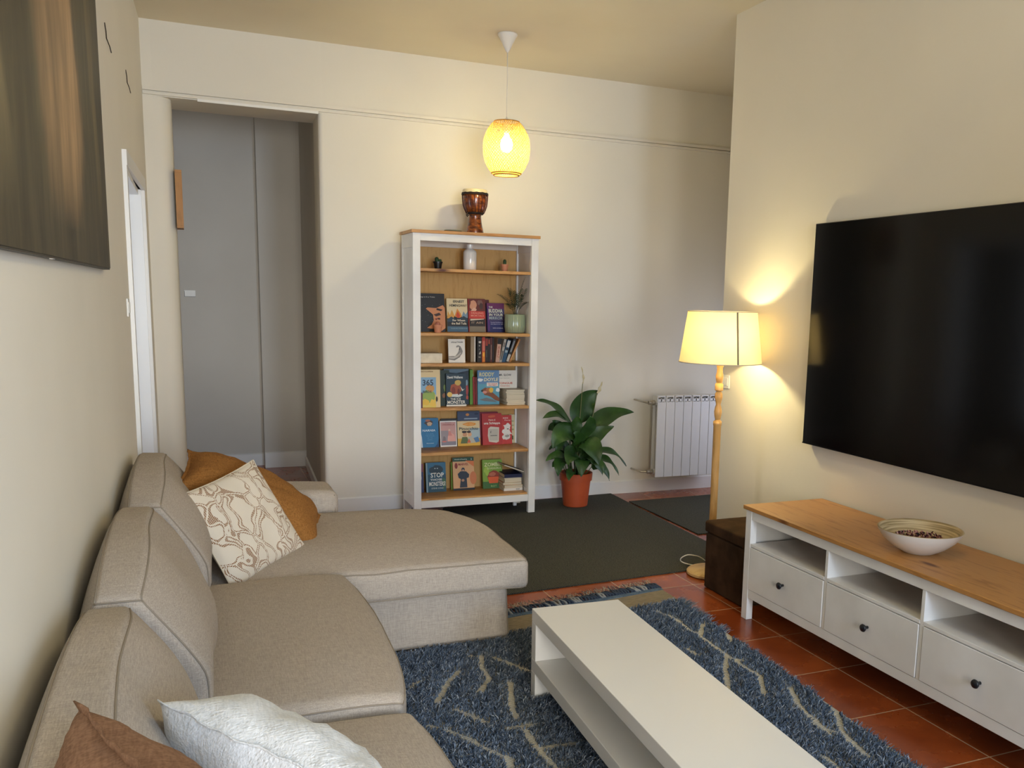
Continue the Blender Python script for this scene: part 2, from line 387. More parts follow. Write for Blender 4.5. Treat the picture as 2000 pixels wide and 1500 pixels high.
# chaise cushion: crowned top, south seam
def chc(p, h):
    u, v = p.x/h[0], p.y/h[1]
    if p.z > 0: p.z += .066*(1-abs(u)**2.6)*(1-abs(v)**(2.2 if v < 0 else 7))+.016*max(0, v+.2)
    if u > .8 and p.z < 0: p.z -= .012*(u-.8)*5
    # rounded far corner and slightly slanted end
    if u > .55: p.x -= .16*((u-.55)/.45)**2*max(0, v)**2.2
    if u > .55: p.x += .02*(u-.55)
    # gentle folds near the back of the seat
    if p.z > 0: p.z += .006*sin(p.x*23+v*2)*max(0, -v)*max(0, .5-u)
    return p
soft('chaise_cushion', (-1.36, -2.745, .268), (-.02, -1.80, .402), .035, sofa, chc, origin=SI, seg=4, div=(30, 20, 4), seams=[rect_loop(2, 1, 30), rect_loop(2, -1, 30)], sr=.003)
def seatf(crn):
    def f(p, h):
        u, v = p.x/h[0], p.y/h[1]
        if p.z > 0: p.z += crn*(1-abs(u)**3)*(1-abs(v)**3)
        if u > .6: p.x -= .05*((u-.6)/.4)**2*abs(v)**4
        if u > .3 and p.z > 0: p.z -= .010*((u-.3)/.7)**2
        p.x -= .018*(v < 0)*(-v)*max(0, u)
        return p
    return f
soft('seat_cushion', (-1.42, -4.005, .25), (-.775, -2.755, .432), .05, sofa, seatf(.022), origin=SI, div=(16, 20, 4), seams=[rect_loop(2, .84, 30), rect_loop(2, -.9, 30)])
soft('seat_cushion', (-1.42, -5.40, .25), (-.785, -4.03, .412), .05, sofa, seatf(.024), origin=SI, div=(16, 20, 4), seams=[rect_loop(2, .84, 30), rect_loop(2, -.9, 30)])
def backf(tilt=0, dx=0, crown=.045, dropn=.05, dropf=.03, skew=0):
    def f(p, h):
        v = p.y/h[1]; s = (p.z+h[2])/(2*h[2])            # s: 0 bottom, 1 top
        # section: narrow top strip, fat belly
        top = max(0, (s-.42)/.58); wdt = 1-.68*top**1.7
        if s < .25: wdt *= .82+.18*(s/.25)
        belly = 1+.10*(1-abs(v)**2.5)*sin(pi*min(1, s*1.05))
        endw = 1-.36*max(0, v)**2.4-.10*max(0, -v)**5
        x = p.x*wdt*belly*endw
        if p.x < 0: x = max(p.x*wdt, -h[0]*.80)
        x -= .045*top                                      # strip sits toward the wall
        z = p.z+(crown*(1-abs(v)**2.2))*max(0, s-.4)/.6
        z -= (dropn if v < 0 else dropf)*abs(v)**4*max(0, s-.3)
        z -= .02*max(0, s-.8)*5*(abs(p.x/h[0])**2)*0
        x += .012*sin(v*5+1)*sin(s*6)*(p.x > 0)
        return Vector((x+dx, p.y, z))
    return f
bs_seams = [seg_line(1, (.985, 0, 1), 60, -.985, .985), seg_line(1, (-.985, 0, 1), 60, -.985, .985), seg_line(2, (1, -1, 0), 20, -1, 1), seg_line(2, (-1, -1, 0), 20, -.8, 1), seg_line(0, (0, -1, 1), 12)]
def back_cushion(y0, y1, z1, cx, fn):
    return soft('back_cushion', (cx-.165, y0, .37), (cx+.165, y1, z1), .03, sofa, fn, origin=SI, seg=3, div=(8, 30, 24), seams=bs_seams, sr=.0026, wob=.007)
back_cushion(-2.93, -1.85, .795, -1.475, backf(crown=.055, dropn=.02, dropf=.0))
back_cushion(-3.965, -2.95, .785, -1.495, backf(crown=.05, dropn=.02, dropf=.0))
back_cushion(-5.15, -3.985, .765, -1.51, backf(crown=.06, dropn=.02, dropf=.0))

# ------------------------------------------------------------------ throw pillows
def pillow(name, label, P0, e1, e2, thick, m, flange=0, piping=None, pinch=.10, wr=.004, n=26, flip=False, fl_mat=None, seed=0, group=None):
    P0 = Vector(P0); e1 = Vector(e1); e2 = Vector(e2); nn = e1.cross(e2).normalized()
    if flip: nn = -nn
    cen = P0+(e1+e2)/2; root = thing(name, label, 'pillow', cen, 0, group)
    vs = []; uv = []; fs = []
    def pos(u, v, side):
        pu = u*(1-pinch*(1-abs(u)**1.5*0)*(v*v)*0)
        # sides bow inward between the corners
        uu = u*(1-pinch*(1-v*v)*abs(u)**3); vv = v*(1-pinch*(1-u*u)*abs(v)**3)
        h = thick/2*((1-abs(u)**2.6)*(1-abs(v)**2.6))**.55
        w_ = wr*(noise.noise(Vector((u*3+seed, v*3, side)))*2+noise.noise(Vector((u*8, v*8+seed, side)))*.8)*(1-max(abs(u), abs(v))**6)
        return e1*uu/2+e2*vv/2+nn*side*(h+w_)
    k = n+1
    for side in (1, -1):
        o = len(vs)
        for i in range(k):
            for j in range(k):
                u = -1+2*i/n; v = -1+2*j/n; u = sin(u*pi/2)*.5+u*.5; v = sin(v*pi/2)*.5+v*.5
                vs.append(pos(u, v, side)); uv.append(((u+1)/2, (v+1)/2))
        for i in range(n):
            for j in range(n):
                q = (o+i*k+j, o+(i+1)*k+j, o+(i+1)*k+j+1, o+i*k+j+1); fs.append(q if side > 0 else q[::-1])
    b = MB(); b.add(vs, fs); b.build('cover', m, root, smooth=True, uv=uv)
    # closed edge: seam cord or flat flange
    per = []
    for a, bb in (((-1, -1), (1, -1)), ((1, -1), (1, 1)), ((1, 1), (-1, 1)), ((-1, 1), (-1, -1))):
        for i in range(24):
            t = i/24; u = a[0]+(bb[0]-a[0])*t; v = a[1]+(bb[1]-a[1])*t; per.append((u, v))
    if flange:
        s = MB(); L = len(per)
        for i, (u, v) in enumerate(per):
            p = pos(u, v, 0); out = (e1*u+e2*v).normalized(); wv = nn*(.003*sin(i*1.7+seed)+.003*sin(i*.61))
            s.v += [tuple(p-out*.006+nn*.0018), tuple(p+out*flange+wv+nn*.0012), tuple(p+out*flange+wv-nn*.0012), tuple(p-out*.006-nn*.0018)]
        for i in range(L):
            j = (i+1) % L
            for q in range(4): s.f.append((i*4+q, i*4+(q+1) % 4, j*4+(q+1) % 4, j*4+q)); s.m.append(0)
        s.build('seam_edge', fl_mat or m, root, smooth=True)
    else:
        s = MB(); s.tube([pos(u, v, 0) for u, v in per], .003, 6, closed=True); s.build('seam_edge', fl_mat or m, root, smooth=True)
    return root
def pattern_mat():
    m = mat('dotted_pattern_cotton', 'e6ddcb', .9, .15); t, b = nt(m)
    uvn = t.nodes.new('ShaderNodeTexCoord'); nz = N(t, 'ShaderNodeTexNoise', Scale=4.5, Detail=.5); t.links.new(uvn.outputs['UV'], nz.inputs[0])
    mx = N(t, 'ShaderNodeMix', data_type='RGBA', blend_type='LINEAR_LIGHT'); mx.inputs[0].default_value = .20
    t.links.new(uvn.outputs['UV'], mx.inputs[6]); t.links.new(nz.outputs['Color'], mx.inputs[7])
    mp = N(t, 'ShaderNodeMapping'); mp.inputs['Scale'].default_value = (1.35, .8, 1); t.links.new(mx.outputs[2], mp.inputs[0])
    v = N(t, 'ShaderNodeTexVoronoi', Scale=4.6, feature='DISTANCE_TO_EDGE'); t.links.new(mp.outputs[0], v.inputs[0])
    # two parallel dotted rows either side of each cell edge
    a = N(t, 'ShaderNodeMath', operation='SUBTRACT'); t.links.new(v.outputs['Distance'], a.inputs[0]); a.inputs[1].default_value = .06
    ab = N(t, 'ShaderNodeMath', operation='ABSOLUTE'); t.links.new(a.outputs[0], ab.inputs[0])
    l = N(t, 'ShaderNodeMath', operation='LESS_THAN'); t.links.new(ab.outputs[0], l.inputs[0]); l.inputs[1].default_value = .030
    sc_ = N(t, 'ShaderNodeVectorMath', operation='SCALE'); t.links.new(uvn.outputs['UV'], sc_.inputs[0]); sc_.inputs['Scale'].default_value = 76
    fr_ = N(t, 'ShaderNodeVectorMath', operation='FRACTION'); t.links.new(sc_.outputs[0], fr_.inputs[0])
    ds_ = N(t, 'ShaderNodeVectorMath', operation='DISTANCE'); t.links.new(fr_.outputs[0], ds_.inputs[0]); ds_.inputs[1].default_value = (.5, .5, 0)
    dl = N(t, 'ShaderNodeMath', operation='LESS_THAN'); t.links.new(ds_.outputs['Value'], dl.inputs[0]); dl.inputs[1].default_value = .44
    mu = N(t, 'ShaderNodeMath', operation='MULTIPLY'); t.links.new(l.outputs[0], mu.inputs[0]); t.links.new(dl.outputs[0], mu.inputs[1])
    cm = N(t, 'ShaderNodeMix', data_type='RGBA'); t.links.new(mu.outputs[0], cm.inputs[0]); cm.inputs[6].default_value = lin('ddd2c0'); cm.inputs[7].default_value = lin('80501f')
    t.links.new(cm.outputs[2], b.inputs['Base Color'])
    n2 = N(t, 'ShaderNodeTexNoise', Scale=300); t.links.new(uvn.outputs['UV'], n2.inputs[0])
    ad = N(t, 'ShaderNodeMath', operation='MULTIPLY_ADD'); t.links.new(mu.outputs[0], ad.inputs[0]); ad.inputs[1].default_value = .8; t.links.new(n2.outputs[0], ad.inputs[2]); bump(t, b, ad.outputs[0], .3, .001)
    return m
MUST = fabric('mustard_velvet', '80562a', 'a06e3a', wr=7, bs=.25); BRN = fabric('tan_brown_linen', '7c5c46', '98745a', wr=6, bs=.25)
WHT = fabric('white_crinkled_linen', 'cfd2d4', 'e6e8ea', wr=11, bs=.9)
pillow('throw_pillow', 'mustard brown pillow at the far corner of the sofa, behind the patterned one', (-1.374, -2.0, .825), (.555, 0, -.335), (-.05, -.37, -.08), .25, MUST, flange=.012, pinch=.07, seed=3, wr=.007)
pillow('throw_pillow', 'cream square pillow with brown dotted squiggle pattern leaning on the sofa back', (-1.235, -2.735, .375), (.305, .32, .075), (-.195, .10, .375), .13, pattern_mat(), pinch=.06, seed=5, fl_mat=mat('cream_edge', 'cfc2ac', .9))
pillow('throw_pillow', 'white crinkled linen pillow in the foreground, in front of the brown one', (-1.430, -4.66, .79), (.34, -.42, -.05), (.06, .33, -.26), .20, WHT, flange=.006, pinch=.05, seed=8, wr=.0075)
pillow('throw_pillow', 'tan brown linen pillow with flat seam edge in the bottom left foreground', (-1.530, -4.90, .905), (.16, -.44, .03), (.06, -.06, -.44), .25, BRN, flange=.012, pinch=.07, seed=11, wr=.007)

# ------------------------------------------------------------------ coffee table
ct = thing('coffee_table', 'low white two-tier coffee table with open lower shelf on the blue rug', 'coffee table', (-.04, -3.98, .012), -.045)
def part(b, name, m, parent, **k): return b.build(name, m, parent, **k)
W2, L2 = .18, .72; B_ = .0022
b = MB().box(-W2, W2, -L2, L2, .298, .348, r=B_); part(b, 'tabletop', M['white'], ct)
b = MB().box(-W2, W2, -L2, L2, .100, .150, r=B_); part(b, 'shelf', M['white'], ct)
for s in (-1, 1):
    b = MB().box(-W2, W2, s*L2, s*(L2-.05), .1505, .2975, r=B_); part(b, 'side_panel', M['white'], ct)
    b = MB().box(-W2, W2, s*L2, s*(L2-.05), 0, .0995, r=B_); part(b, 'leg_panel', M['white'], ct)

# ------------------------------------------------------------------ rug
RX0, RX1, RY0, RY1 = -.80, .925, -5.05, -2.33
rug = thing('rug', 'blue shaggy rug with cream woven lines and knotted fringe under the coffee table', 'rug', (0, -3.6, 0), radians(3.2)*0)
RO = Vector((0, -3.6, 0))
def NOR(x): return -2.387+.148*x
LINES = [[(0.72, -2.57), (0.76, -2.68), (0.75, -2.87), (0.76, -2.94), (0.75, -3.16), (0.75, -3.31), (0.76, -3.43), (0.67, -3.59)], [(0.77, -2.93), (0.85, -2.81)], [(0.73, -3.2), (0.78, -3.26)], [(0.74, -3.2), (0.66, -3.32), (0.55, -3.52)], [(0.81, -3.57), (0.74, -3.72), (0.71, -3.91), (0.75, -3.97), (0.72, -4.14)], [(0.88, -3.75), (0.75, -3.97)], [(0.62, -3.06), (0.63, -3.14)], [(0.58, -4.09), (0.57, -4.2)], [(0.9, -2.96), (0.85, -3.06)], [(0.7, -3.86), (0.71, -3.91), (0.7, -3.97)], [(-0.55, -3.21), (-0.46, -3.04), (-0.39, -2.95)], [(-0.31, -2.81), (-0.26, -2.83), (-0.29, -2.93), (-0.3, -3.07), (-0.37, -3.17)], [(-0.21, -2.87), (-0.12, -3.05)], [(-0.23, -3.13), (-0.29, -3.32), (-0.31, -3.43)], [(-0.5, -3.29), (-0.42, -3.43)], [(-0.62, -3.38), (-0.53, -3.5), (-0.48, -3.62), (-0.43, -3.71), (-0.45, -3.79)], [(-0.36, -3.5), (-0.27, -3.51)], [(-0.31, -3.54), (-0.32, -3.68), (-0.31, -3.77), (-0.31, -3.85)], [(-0.32, -3.68), (-0.18, -3.69)], [(-0.62, -3.04), (-0.56, -2.99)],
         [(.3, -2.7), (.2, -3.0), (.3, -3.3)], [(.0, -3.0), (.1, -3.4), (0, -3.8)], [(.4, -3.5), (.25, -3.9), (.35, -4.3)]]
SEGS = [(a, c) for l in LINES for a, c in zip(l[:-1], l[1:])]
def line_d(x, y):
    best = 9
    for (ax, ay), (bx, by) in SEGS:
        if abs(y-ay) > .35 and abs(y-by) > .35: continue
        dx, dy = bx-ax, by-ay; t = max(0, min(1, ((x-ax)*dx+(y-ay)*dy)/(dx*dx+dy*dy))); d = (x-ax-t*dx)**2+(y-ay-t*dy)**2
        if d < best: best = d
    return sqrt(best)
fw = mat('rug_flatweave', 'b3a689', .95, .1); t_, b_ = nt(fw)
g_ = t_.nodes.new('ShaderNodeNewGeometry'); wv = N(t_, 'ShaderNodeTexWave', Scale=38, Distortion=.6, bands_direction='Y'); t_.links.new(g_.outputs['Position'], wv.inputs[0])
r_ = ramp(t_, wv.outputs[0], [(.15, '8a8c8c'), (.4, 'd8d2c2')]); t_.links.new(r_.outputs[0], b_.inputs['Base Color']); bump(t_, b_, wv.outputs[0], .8, .004)
b = MB(); prism_xy(b, [(RX0, RY0), (.80, RY0), (RX1, NOR(RX1)-.20), (RX0, NOR(RX0)-.20)], .001, .010); b.xf(Matrix.Translation(-RO)); b.build('woven_base', fw, rug)
band = noisy('rug_taupe_band', '8f8472', '776c5a', 30, .95, .6, 160, .002, stretch=(1, 6, 1))
b = MB(); prism_xy(b, [(RX0, NOR(RX0)-.20), (RX1-.003, NOR(RX1)-.20), (RX1-.003, NOR(RX1)-.02), (RX0, NOR(RX0)-.02)], .001, .009); b.xf(Matrix.Translation(-RO)); b.build('flat_border', band, rug)
b = MB(); 
for yy, rr in ((-.014, .007), (-.002, .006), (.010, .006)): b.tube([(RX0+i*(RX1-RX0)/60, NOR(RX0+i*(RX1-RX0)/60)+yy, .007) for i in range(61)], rr, 6)
b.xf(Matrix.Translation(-RO)); b.build('blue_selvedge', fabric('rug_blue_yarn', '3d4f66', '66788c', bs=.6), rug, smooth=True)
# fringe of knotted tassels (a countless row)
b = MB(); rnd = random.Random(3); x = RX0+.01
while x < RX1+.005:
    mi = 0 if rnd.random() < .72 else 1; ln = .075+rnd.random()*.02; dx = rnd.uniform(-.012, .012)-.012
    z0 = .008; pts = [(x+dx*t+.004*sin(t*9+x*50), NOR(x)+.012+ln*t, z0+.008*sin(t*pi)) for t in (0, .2, .4, .6, .8, 1)]
    b.tube(pts, [.006, .0075, .006, .0065, .0055, .003], 6, mi)
    for k in range(5):
        a = rnd.uniform(-.03, .03); e = Vector(pts[-1]); 
        b.tube([e-Vector((0, .01, 0)), e+Vector((a*.5, .018, .006)), e+Vector((a, .034+rnd.random()*.012, rnd.random()*.014))], .0011, 3, 2 if rnd.random() < .6 else 0, cap=False)
    x += .0165
b.xf(Matrix.Translation(-RO)); fr = b.build('fringe', [mat('fringe_navy', '2c3a50', .9), mat('fringe_grey', '8d8f92', .9), mat('fringe_cream', 'b5aa96', .9)], rug, smooth=True); fr['kind'] = 'stuff'
# shag pile
def in_sofa(x, y): return (x < -.865 and y < -2.6) or (x < -.075 and y > -2.675)
def under_leg(x, y):
    for sy in (-1, 1):
        c = Vector((-.04, -3.98)); v = Vector((x, y))-c; a = .045; vx = v.x*cos(a)-v.y*sin(a); vy = v.x*sin(a)+v.y*cos(a)
        if abs(vx) < W2+.012 and .655 < sy*vy < .735: return True
    return False
rnd = random.Random(11); V = []; Fc = []; MI = []
NP = 200000
for _ in range(NP):
    x = rnd.uniform(RX0, RX1); y = rnd.uniform(-4.75, -2.4)
    ex = .012*noise.noise(Vector((x*9, y*9, 3)))
    if x > RX1+.055*(y+2.49)+ex*1.6 or y > NOR(x)-.215+ex*1.5 or in_sofa(x, y) or under_leg(x, y): continue
    if x < -.45 and y < -4.2: continue
    d = line_d(x, y)+noise.noise(Vector((x*16, y*16, 0)))*.006
    if d < .012: continue
    cl = noise.noise(Vector((x*48, y*48, 5))); cl2 = noise.noise(Vector((x*48, y*48, 15)))
    h = .015+.011*rnd.random()+.006*cl
    if d < .045: h *= .6; lean_k = .5
    else: lean_k = 1
    lean = Vector((cl*1.1+rnd.uniform(-.6, .6), cl2*1.1+rnd.uniform(-.6, .6)-.25, 0))*.022*lean_k
    if RX1-x < .03: lean.x += .02
    a = rnd.uniform(0, 2*pi); wd = .0013+rnd.random()*.0009; sx_, sy_ = cos(a)*wd, sin(a)*wd
    o = len(V); p1 = (x+lean.x*.35, y+lean.y*.35, .010+h*.62); p2 = (x+lean.x*1.0, y+lean.y*1.0, .010+h)
    V += [(x-sx_, y-sy_+3.6, .009), (x+sx_, y+sy_+3.6, .009), (p1[0]+sx_, p1[1]+sy_+3.6, p1[2]), (p1[0]-sx_, p1[1]-sy_+3.6, p1[2]), (p2[0]+sx_*.5, p2[1]+sy_*.5+3.6, p2[2]), (p2[0]-sx_*.5, p2[1]-sy_*.5+3.6, p2[2])]
    Fc += [(o, o+1, o+2, o+3), (o+3, o+2, o+4, o+5)]; q = rnd.random(); mi = 0 if q < .5 else (1 if q < .83 else 2); MI += [mi, mi]
me = bpy.data.meshes.new('pile'); me.from_pydata(V, [], Fc)
for nm, c in (('pile_blue', '6f7c8d'), ('pile_deep_blue', '536274'), ('pile_pale_blue', 'a4abb3')): me.materials.append(mat(nm, c, .85, .2))
me.polygons.foreach_set('material_index', MI); pl = bpy.data.objects.new('pile', me); COL.objects.link(pl); pl.parent = rug; pl['kind'] = 'stuff'

# ------------------------------------------------------------------ dark mats
MAT_ = mat('charcoal_ribbed_mat', '1c1e1b', .9, .2); t_, b_ = nt(MAT_)
co = coords(t_, (1, 1, 1)); w1 = N(t_, 'ShaderNodeTexWave', Scale=34, Distortion=1.5, Detail=1); t_.links.new(co, w1.inputs[0]); w1.inputs['Detail Scale'].default_value = 3
nz = N(t_, 'ShaderNodeTexNoise', Scale=140, Detail=2); t_.links.new(co, nz.inputs[0])
ad = N(t_, 'ShaderNodeMath', operation='MULTIPLY'); t_.links.new(w1.outputs[0], ad.inputs[0]); t_.links.new(nz.outputs[0], ad.inputs[1])
r_ = ramp(t_, ad.outputs[0], [(.1, '242520'), (.5, '5a594e')]); t_.links.new(r_.outputs[0], b_.inputs['Base Color']); bump(t_, b_, ad.outputs[0], .7, .003)
def poly_mat(name, label, pts):
    c = sum((Vector((x, y, 0)) for x, y in pts), Vector())/len(pts); b = MB(); prism_xy(b, [(x-c.x, y-c.y) for x, y in pts], .0008, .008)
    o = b.build(name, MAT_); o.location = c; tag(o, label, 'mat'); return o
poly_mat('floor_mat', 'large charcoal ribbed floor mat under the bookcase and potted plant', [(.30, -.02), (1.70, .068), (1.665, -1.965), (-.12, -2.07), (-.05, -1.2)])
poly_mat('floor_mat', 'smaller charcoal mat in front of the radiator', [(1.715, -.235), (2.75, -.20), (2.72, -1.28), (1.72, -1.285)])

# ------------------------------------------------------------------ bookcase
BW, BD, BH = .90, .37, 1.97
bc = thing('bookcase', 'tall white bookcase with pine top and pine shelves full of books', 'bookcase', (0, 0, .0085))
def P(x0, x1, y0, y1, z0, z1, name, m, r=.0012): return MB().box(x0, x1, y0, y1, z0, z1, r=r).build(name, m, bc)
P(0, BW, -BD, 0, BH-.0285, BH-.0085, 'top', M['pinex'])
for x0, x1 in ((.01, .06), (.84, .89)):
    P(x0, x1, -.36, -.325, 0, 1.941, 'front_post', M['stain']); P(x0, x1, -.045, -.01, 0, 1.941, 'rear_post', M['stain'])
P(.0605, .8395, -.358, -.335, 1.892, 1.941, 'top_rail', M['stain']); P(.0605, .8395, -.358, -.335, .085, .133, 'bottom_rail', M['stain'])
for x in (.0225, .8575):
    P(x-.006, x+.006, -.3245, -.0455, .17, 1.90, 'side_panel', M['stain']); P(x-.0115, x+.0115, -.3245, -.0455, 1.85, 1.941, 'side_rail', M['stain']); P(x-.0115, x+.0115, -.3245, -.0455, .085, .17, 'side_rail', M['stain'])
b = MB().box(.0605, .8395, -.022, -.012, .14, 1.935); b.build('back_panel', M['pinez'], bc)
P(.0605, .8395, -.040, -.0225, 1.87, 1.941, 'rear_rail', M['inner'])
SH = [1.723, 1.295, 1.088, .786, .476, .152]
SH = [s-.0085 for s in SH]
for s in SH: P(.0605, .8395, -.345 if s > .2 else -.334, -.0225, s-.020, s-.0002, 'shelf', M['pinex'])
P(.81, .835, -.12, -.095, 0, .1315, 'centre_foot', M['stain'])
Z = [s+.0085 for s in SH]

# ------------------------------------------------------------------ books
TX = {}
def cmat(c, rough=.45): return mat('print_'+c, c, rough, .4)
def text_mesh(s, w, h, shear=0, bold=True):
    cu = bpy.data.curves.new('t', 'FONT'); cu.body = s; cu.size = 1; cu.align_x = 'CENTER'; cu.resolution_u = 2; cu.offset = .018 if bold else 0; cu.shear = shear; cu.space_line = .85
    o = bpy.data.objects.new('t', cu); COL.objects.link(o); bpy.context.view_layer.update()
    me = bpy.data.meshes.new_from_object(o.evaluated_get(bpy.context.evaluated_depsgraph_get())); bpy.data.objects.remove(o); bpy.data.curves.remove(cu)
    xs = [v.co.x for v in me.vertices]; ys = [v.co.y for v in me.vertices]
    if not xs: return me
    cx, cy, sx, sy = (min(xs)+max(xs))/2, (min(ys)+max(ys))/2, w/(max(xs)-min(xs)), h/(max(ys)-min(ys))
    for v in me.vertices: v.co = ((v.co.x-cx)*sx, 0, (v.co.y-cy)*sy)
    me.materials.clear(); return me
def blob(cx, cz, rx, rz, n=18, j=0, seed=1, rot=0):
    r = random.Random(seed); out = []
    for i in range(n):
        a = 2*pi*i/n; k = 1+r.uniform(-j, j); x, z = rx*cos(a)*k, rz*sin(a)*k; out.append((cx+x*cos(rot)-z*sin(rot), cz+x*sin(rot)+z*cos(rot)))
    return out
def rect(x0, z0, x1, z1): return [(x0, z0), (x1, z0), (x1, z1), (x0, z1)]
def art(parent, w, h, items, y=-.0004, ox=0):
    """items in cover fractions: ('p', pts, colour) patches, ('t', text, cx, cz, w, h, colour[, shear])"""
    b = MB(); mats = []; k = 0
    for it in items:
        if it[0] == 'p':
            k += 1; c = cmat(it[2])
            if c not in mats: mats.append(c)
            pts = [(ox+px*w, y-.00022*k, pz*h) for px, pz in it[1]]; b.add(pts, [tuple(range(len(pts)))], mats.index(c))
    if b.f: b.build('cover_art', mats, parent)
    for it in items:
        if it[0] == 't':
            k += 1; me = text_mesh(it[1], it[4]*w, it[5]*h, it[7] if len(it) > 7 else 0); me.materials.append(cmat(it[6]))
            me.name = 'lettering'; o = bpy.data.objects.new('lettering', me); COL.objects.link(o); o.parent = parent; o.location = (ox+it[2]*w, y-.00022*k-.0003, it[3]*h)
PAGES = noisy('page_edges', 'ddd3bd', 'c4b79c', 90, .9, .3, 200, .001, stretch=(.05, .05, 4))
def book(label, x, y, z, w, h, t, col, items=(), lean=0, yaw=0, tilt=0, group=None, spinecol=None, pages=None):
    """cover faces -y; x = left edge of the cover at its foot, y = front plane"""
    root = thing('book', label, 'book', (x, y, z), 0, group); root.rotation_euler = (-lean, tilt, yaw)
    c = .0016; b = MB(); b.box(0, w, 0, c, 0, h); b.box(0, w, t-c, t, 0, h); b.box(0, c, c, t-c, 0, h, 1)
    b.build('cover', [cmat(col), cmat(spinecol or col)], root)
    b = MB().box(c, w-.003, c, t-c, .0025, h-.0025); b.build('pages', PAGES, root)
    if items: art(root, w, h, items)
    return root
def spine_book(label, x, y, z, t, h, d, col, items=(), tilt=0, group=None, yaw=0):
    """spine faces -y"""
    root = thing('book', label, 'book', (x, y, z), 0, group); root.rotation_euler = (0, tilt, yaw)
    c = .0014; b = MB(); b.box(0, t, 0, c, 0, h); b.box(0, c, c, d, 0, h); b.box(t-c, t, c, d, 0, h); b.build('cover', cmat(col), root)
    b = MB().box(c, t-c, c, d-.003, .002, h-.0025); b.build('pages', PAGES, root)
    if items: art(root, t, h, items)
    return root
def flat_book(label, x, y, z, w, t, d, col, yaw=0, group=None, items=(), spine=True):
    root = thing('book', label, 'book', (x+w/2, y+d/2, z), yaw, group)
    c = .0014; b = MB(); b.box(-w/2, w/2, -d/2, d/2, 0, c); b.box(-w/2, w/2, -d/2, d/2, t-c, t)
    if spine: b.box(-w/2, w/2, -d/2, -d/2+c, c, t-c)
    b.build('cover', cmat(col), root); b = MB().box(-w/2+.002, w/2-.002, -d/2+(c if spine else .001), d/2-.002, c, t-c); b.build('pages', PAGES, root)
    if items: art(root, w, t, items, y=-d/2-.0004, ox=-w/2)
    return root
G = 'books on the bookcase shelves'
LE = .14
# --- shelf B (face-out novels)
zb = Z[1]+.0006
stars = [('p', blob(.12+.2*(i % 5)+.05*(i % 3), .12+.14*(i//5)+.03*(i % 2), .020, .008, 6, 0, i, .7), '5a5a58') for i in range(26)]
book('large black art book with orange hand cover, left end of the novel shelf', .078, -.155, zb, .205, .265, .022, '1b1a1c', stars+[
    ('p', [(.36, .10), (.52, .18), (.60, .30), (.58, .45), (.34, .60), (.40, .63), (.70, .62), (.93, .70), (1.0, .62), (1.0, .1), (.86, .02), (.7, .08), (.48, .08)], 'c9855a'),
    ('p', [(.60, .45), (.80, .50), (.86, .44), (.68, .40)], '3a201c'), ('p', [(.72, .62), (.92, .58), (.86, .54), (.70, .57)], '2a1a1a'), ('p', [(.62, .34), (.74, .36), (.70, .30)], '8c2c20'), ('p', blob(.78, .34, .05, .03, 8, .2, 3), '4a2418'),
    ('t', "a hug e il a Trim", .36, .90, .60, .035, 'c9c3b8')], lean=LE, group=None)
book('cream novel with orange flame shapes, titled For Whom the Bell Tolls', .308, -.115, zb, .150, .234, .028, 'e2cfa4', [
    ('p', rect(0, 0, 1, .48), '20252c'), ('p', rect(0, 0, 1, .16), '4a6a80'),
    ('p', [(0, .40), (.05, .62), (.14, .50), (.24, .66), (.36, .48), (.30, .40)], 'd8a04a'), ('p', [(.36, .46), (.50, .70), (.66, .56), (.72, .46), (.6, .42)], 'd98a34'), ('p', [(.70, .45), (.80, .62), (.90, .52), (1, .62), (1, .42)], '7f97a6'),
    ('p', [(.44, .50), (.52, .62), (.62, .50), (.60, .42), (.48, .42)], 'c9492c'), ('p', [(0, .36), (.2, .46), (.4, .38), (.3, .30), (0, .3)], '2f4454'), ('p', [(.6, .38), (.8, .48), (1, .40), (1, .3), (.6, .3)], '2c3d4a'),
    ('t', 'ERNEST', .58, .91, .54, .075, '1e2226'), ('t', 'HEMINGWAY', .55, .79, .84, .075, '1e2226'), ('t', 'For Whom', .56, .345, .60, .065, 'ece0c4'), ('t', 'the Bell Tolls', .56, .25, .72, .065, 'ece0c4'), ('t', 'THE CLASSIC NOVEL OF THE SPANISH CIVIL WAR', .56, .10, .8, .03, '9fb4bf')], lean=LE)
book('red and photo-covered novel between the cream and the purple covers', .463, -.118, zb, .125, .236, .03, 'a8322a', [
    ('p', rect(.04, .58, 1, 1), '6a2e26'), ('p', blob(.30, .80, .20, .14, 14, .15, 5), 'd89a78'), ('p', blob(.70, .88, .18, .09, 12, .2, 7), '7d5a50'), ('p', blob(.76, .78, .11, .10, 12, .1, 8), '4a3430'), ('p', [(.12, .62), (.34, .74), (.5, .68), (.4, .60)], 'e0b298'),
    ('p', rect(.04, .40, .98, .63), 'c53d34'), ('p', rect(.04, 0, .98, .40), '2e2826'), ('p', rect(.04, .0, .98, .17), '857a66'), ('p', [(.1, .34), (.9, .38), (.9, .40), (.1, .39)], 'd8c9b0'),
    ('t', 'DEALING', .52, .57, .72, .055, 'e6a08a'), ('t', 'MORTALS', .52, .49, .76, .055, 'e6a08a'), ('t', 'IT AIN', .5, .28, .66, .06, 'b59a80')], lean=LE)
book('dark red volume tucked behind the red photo novel', .502, -.085, zb, .125, .230, .03, '5a2320', [], lean=.12)
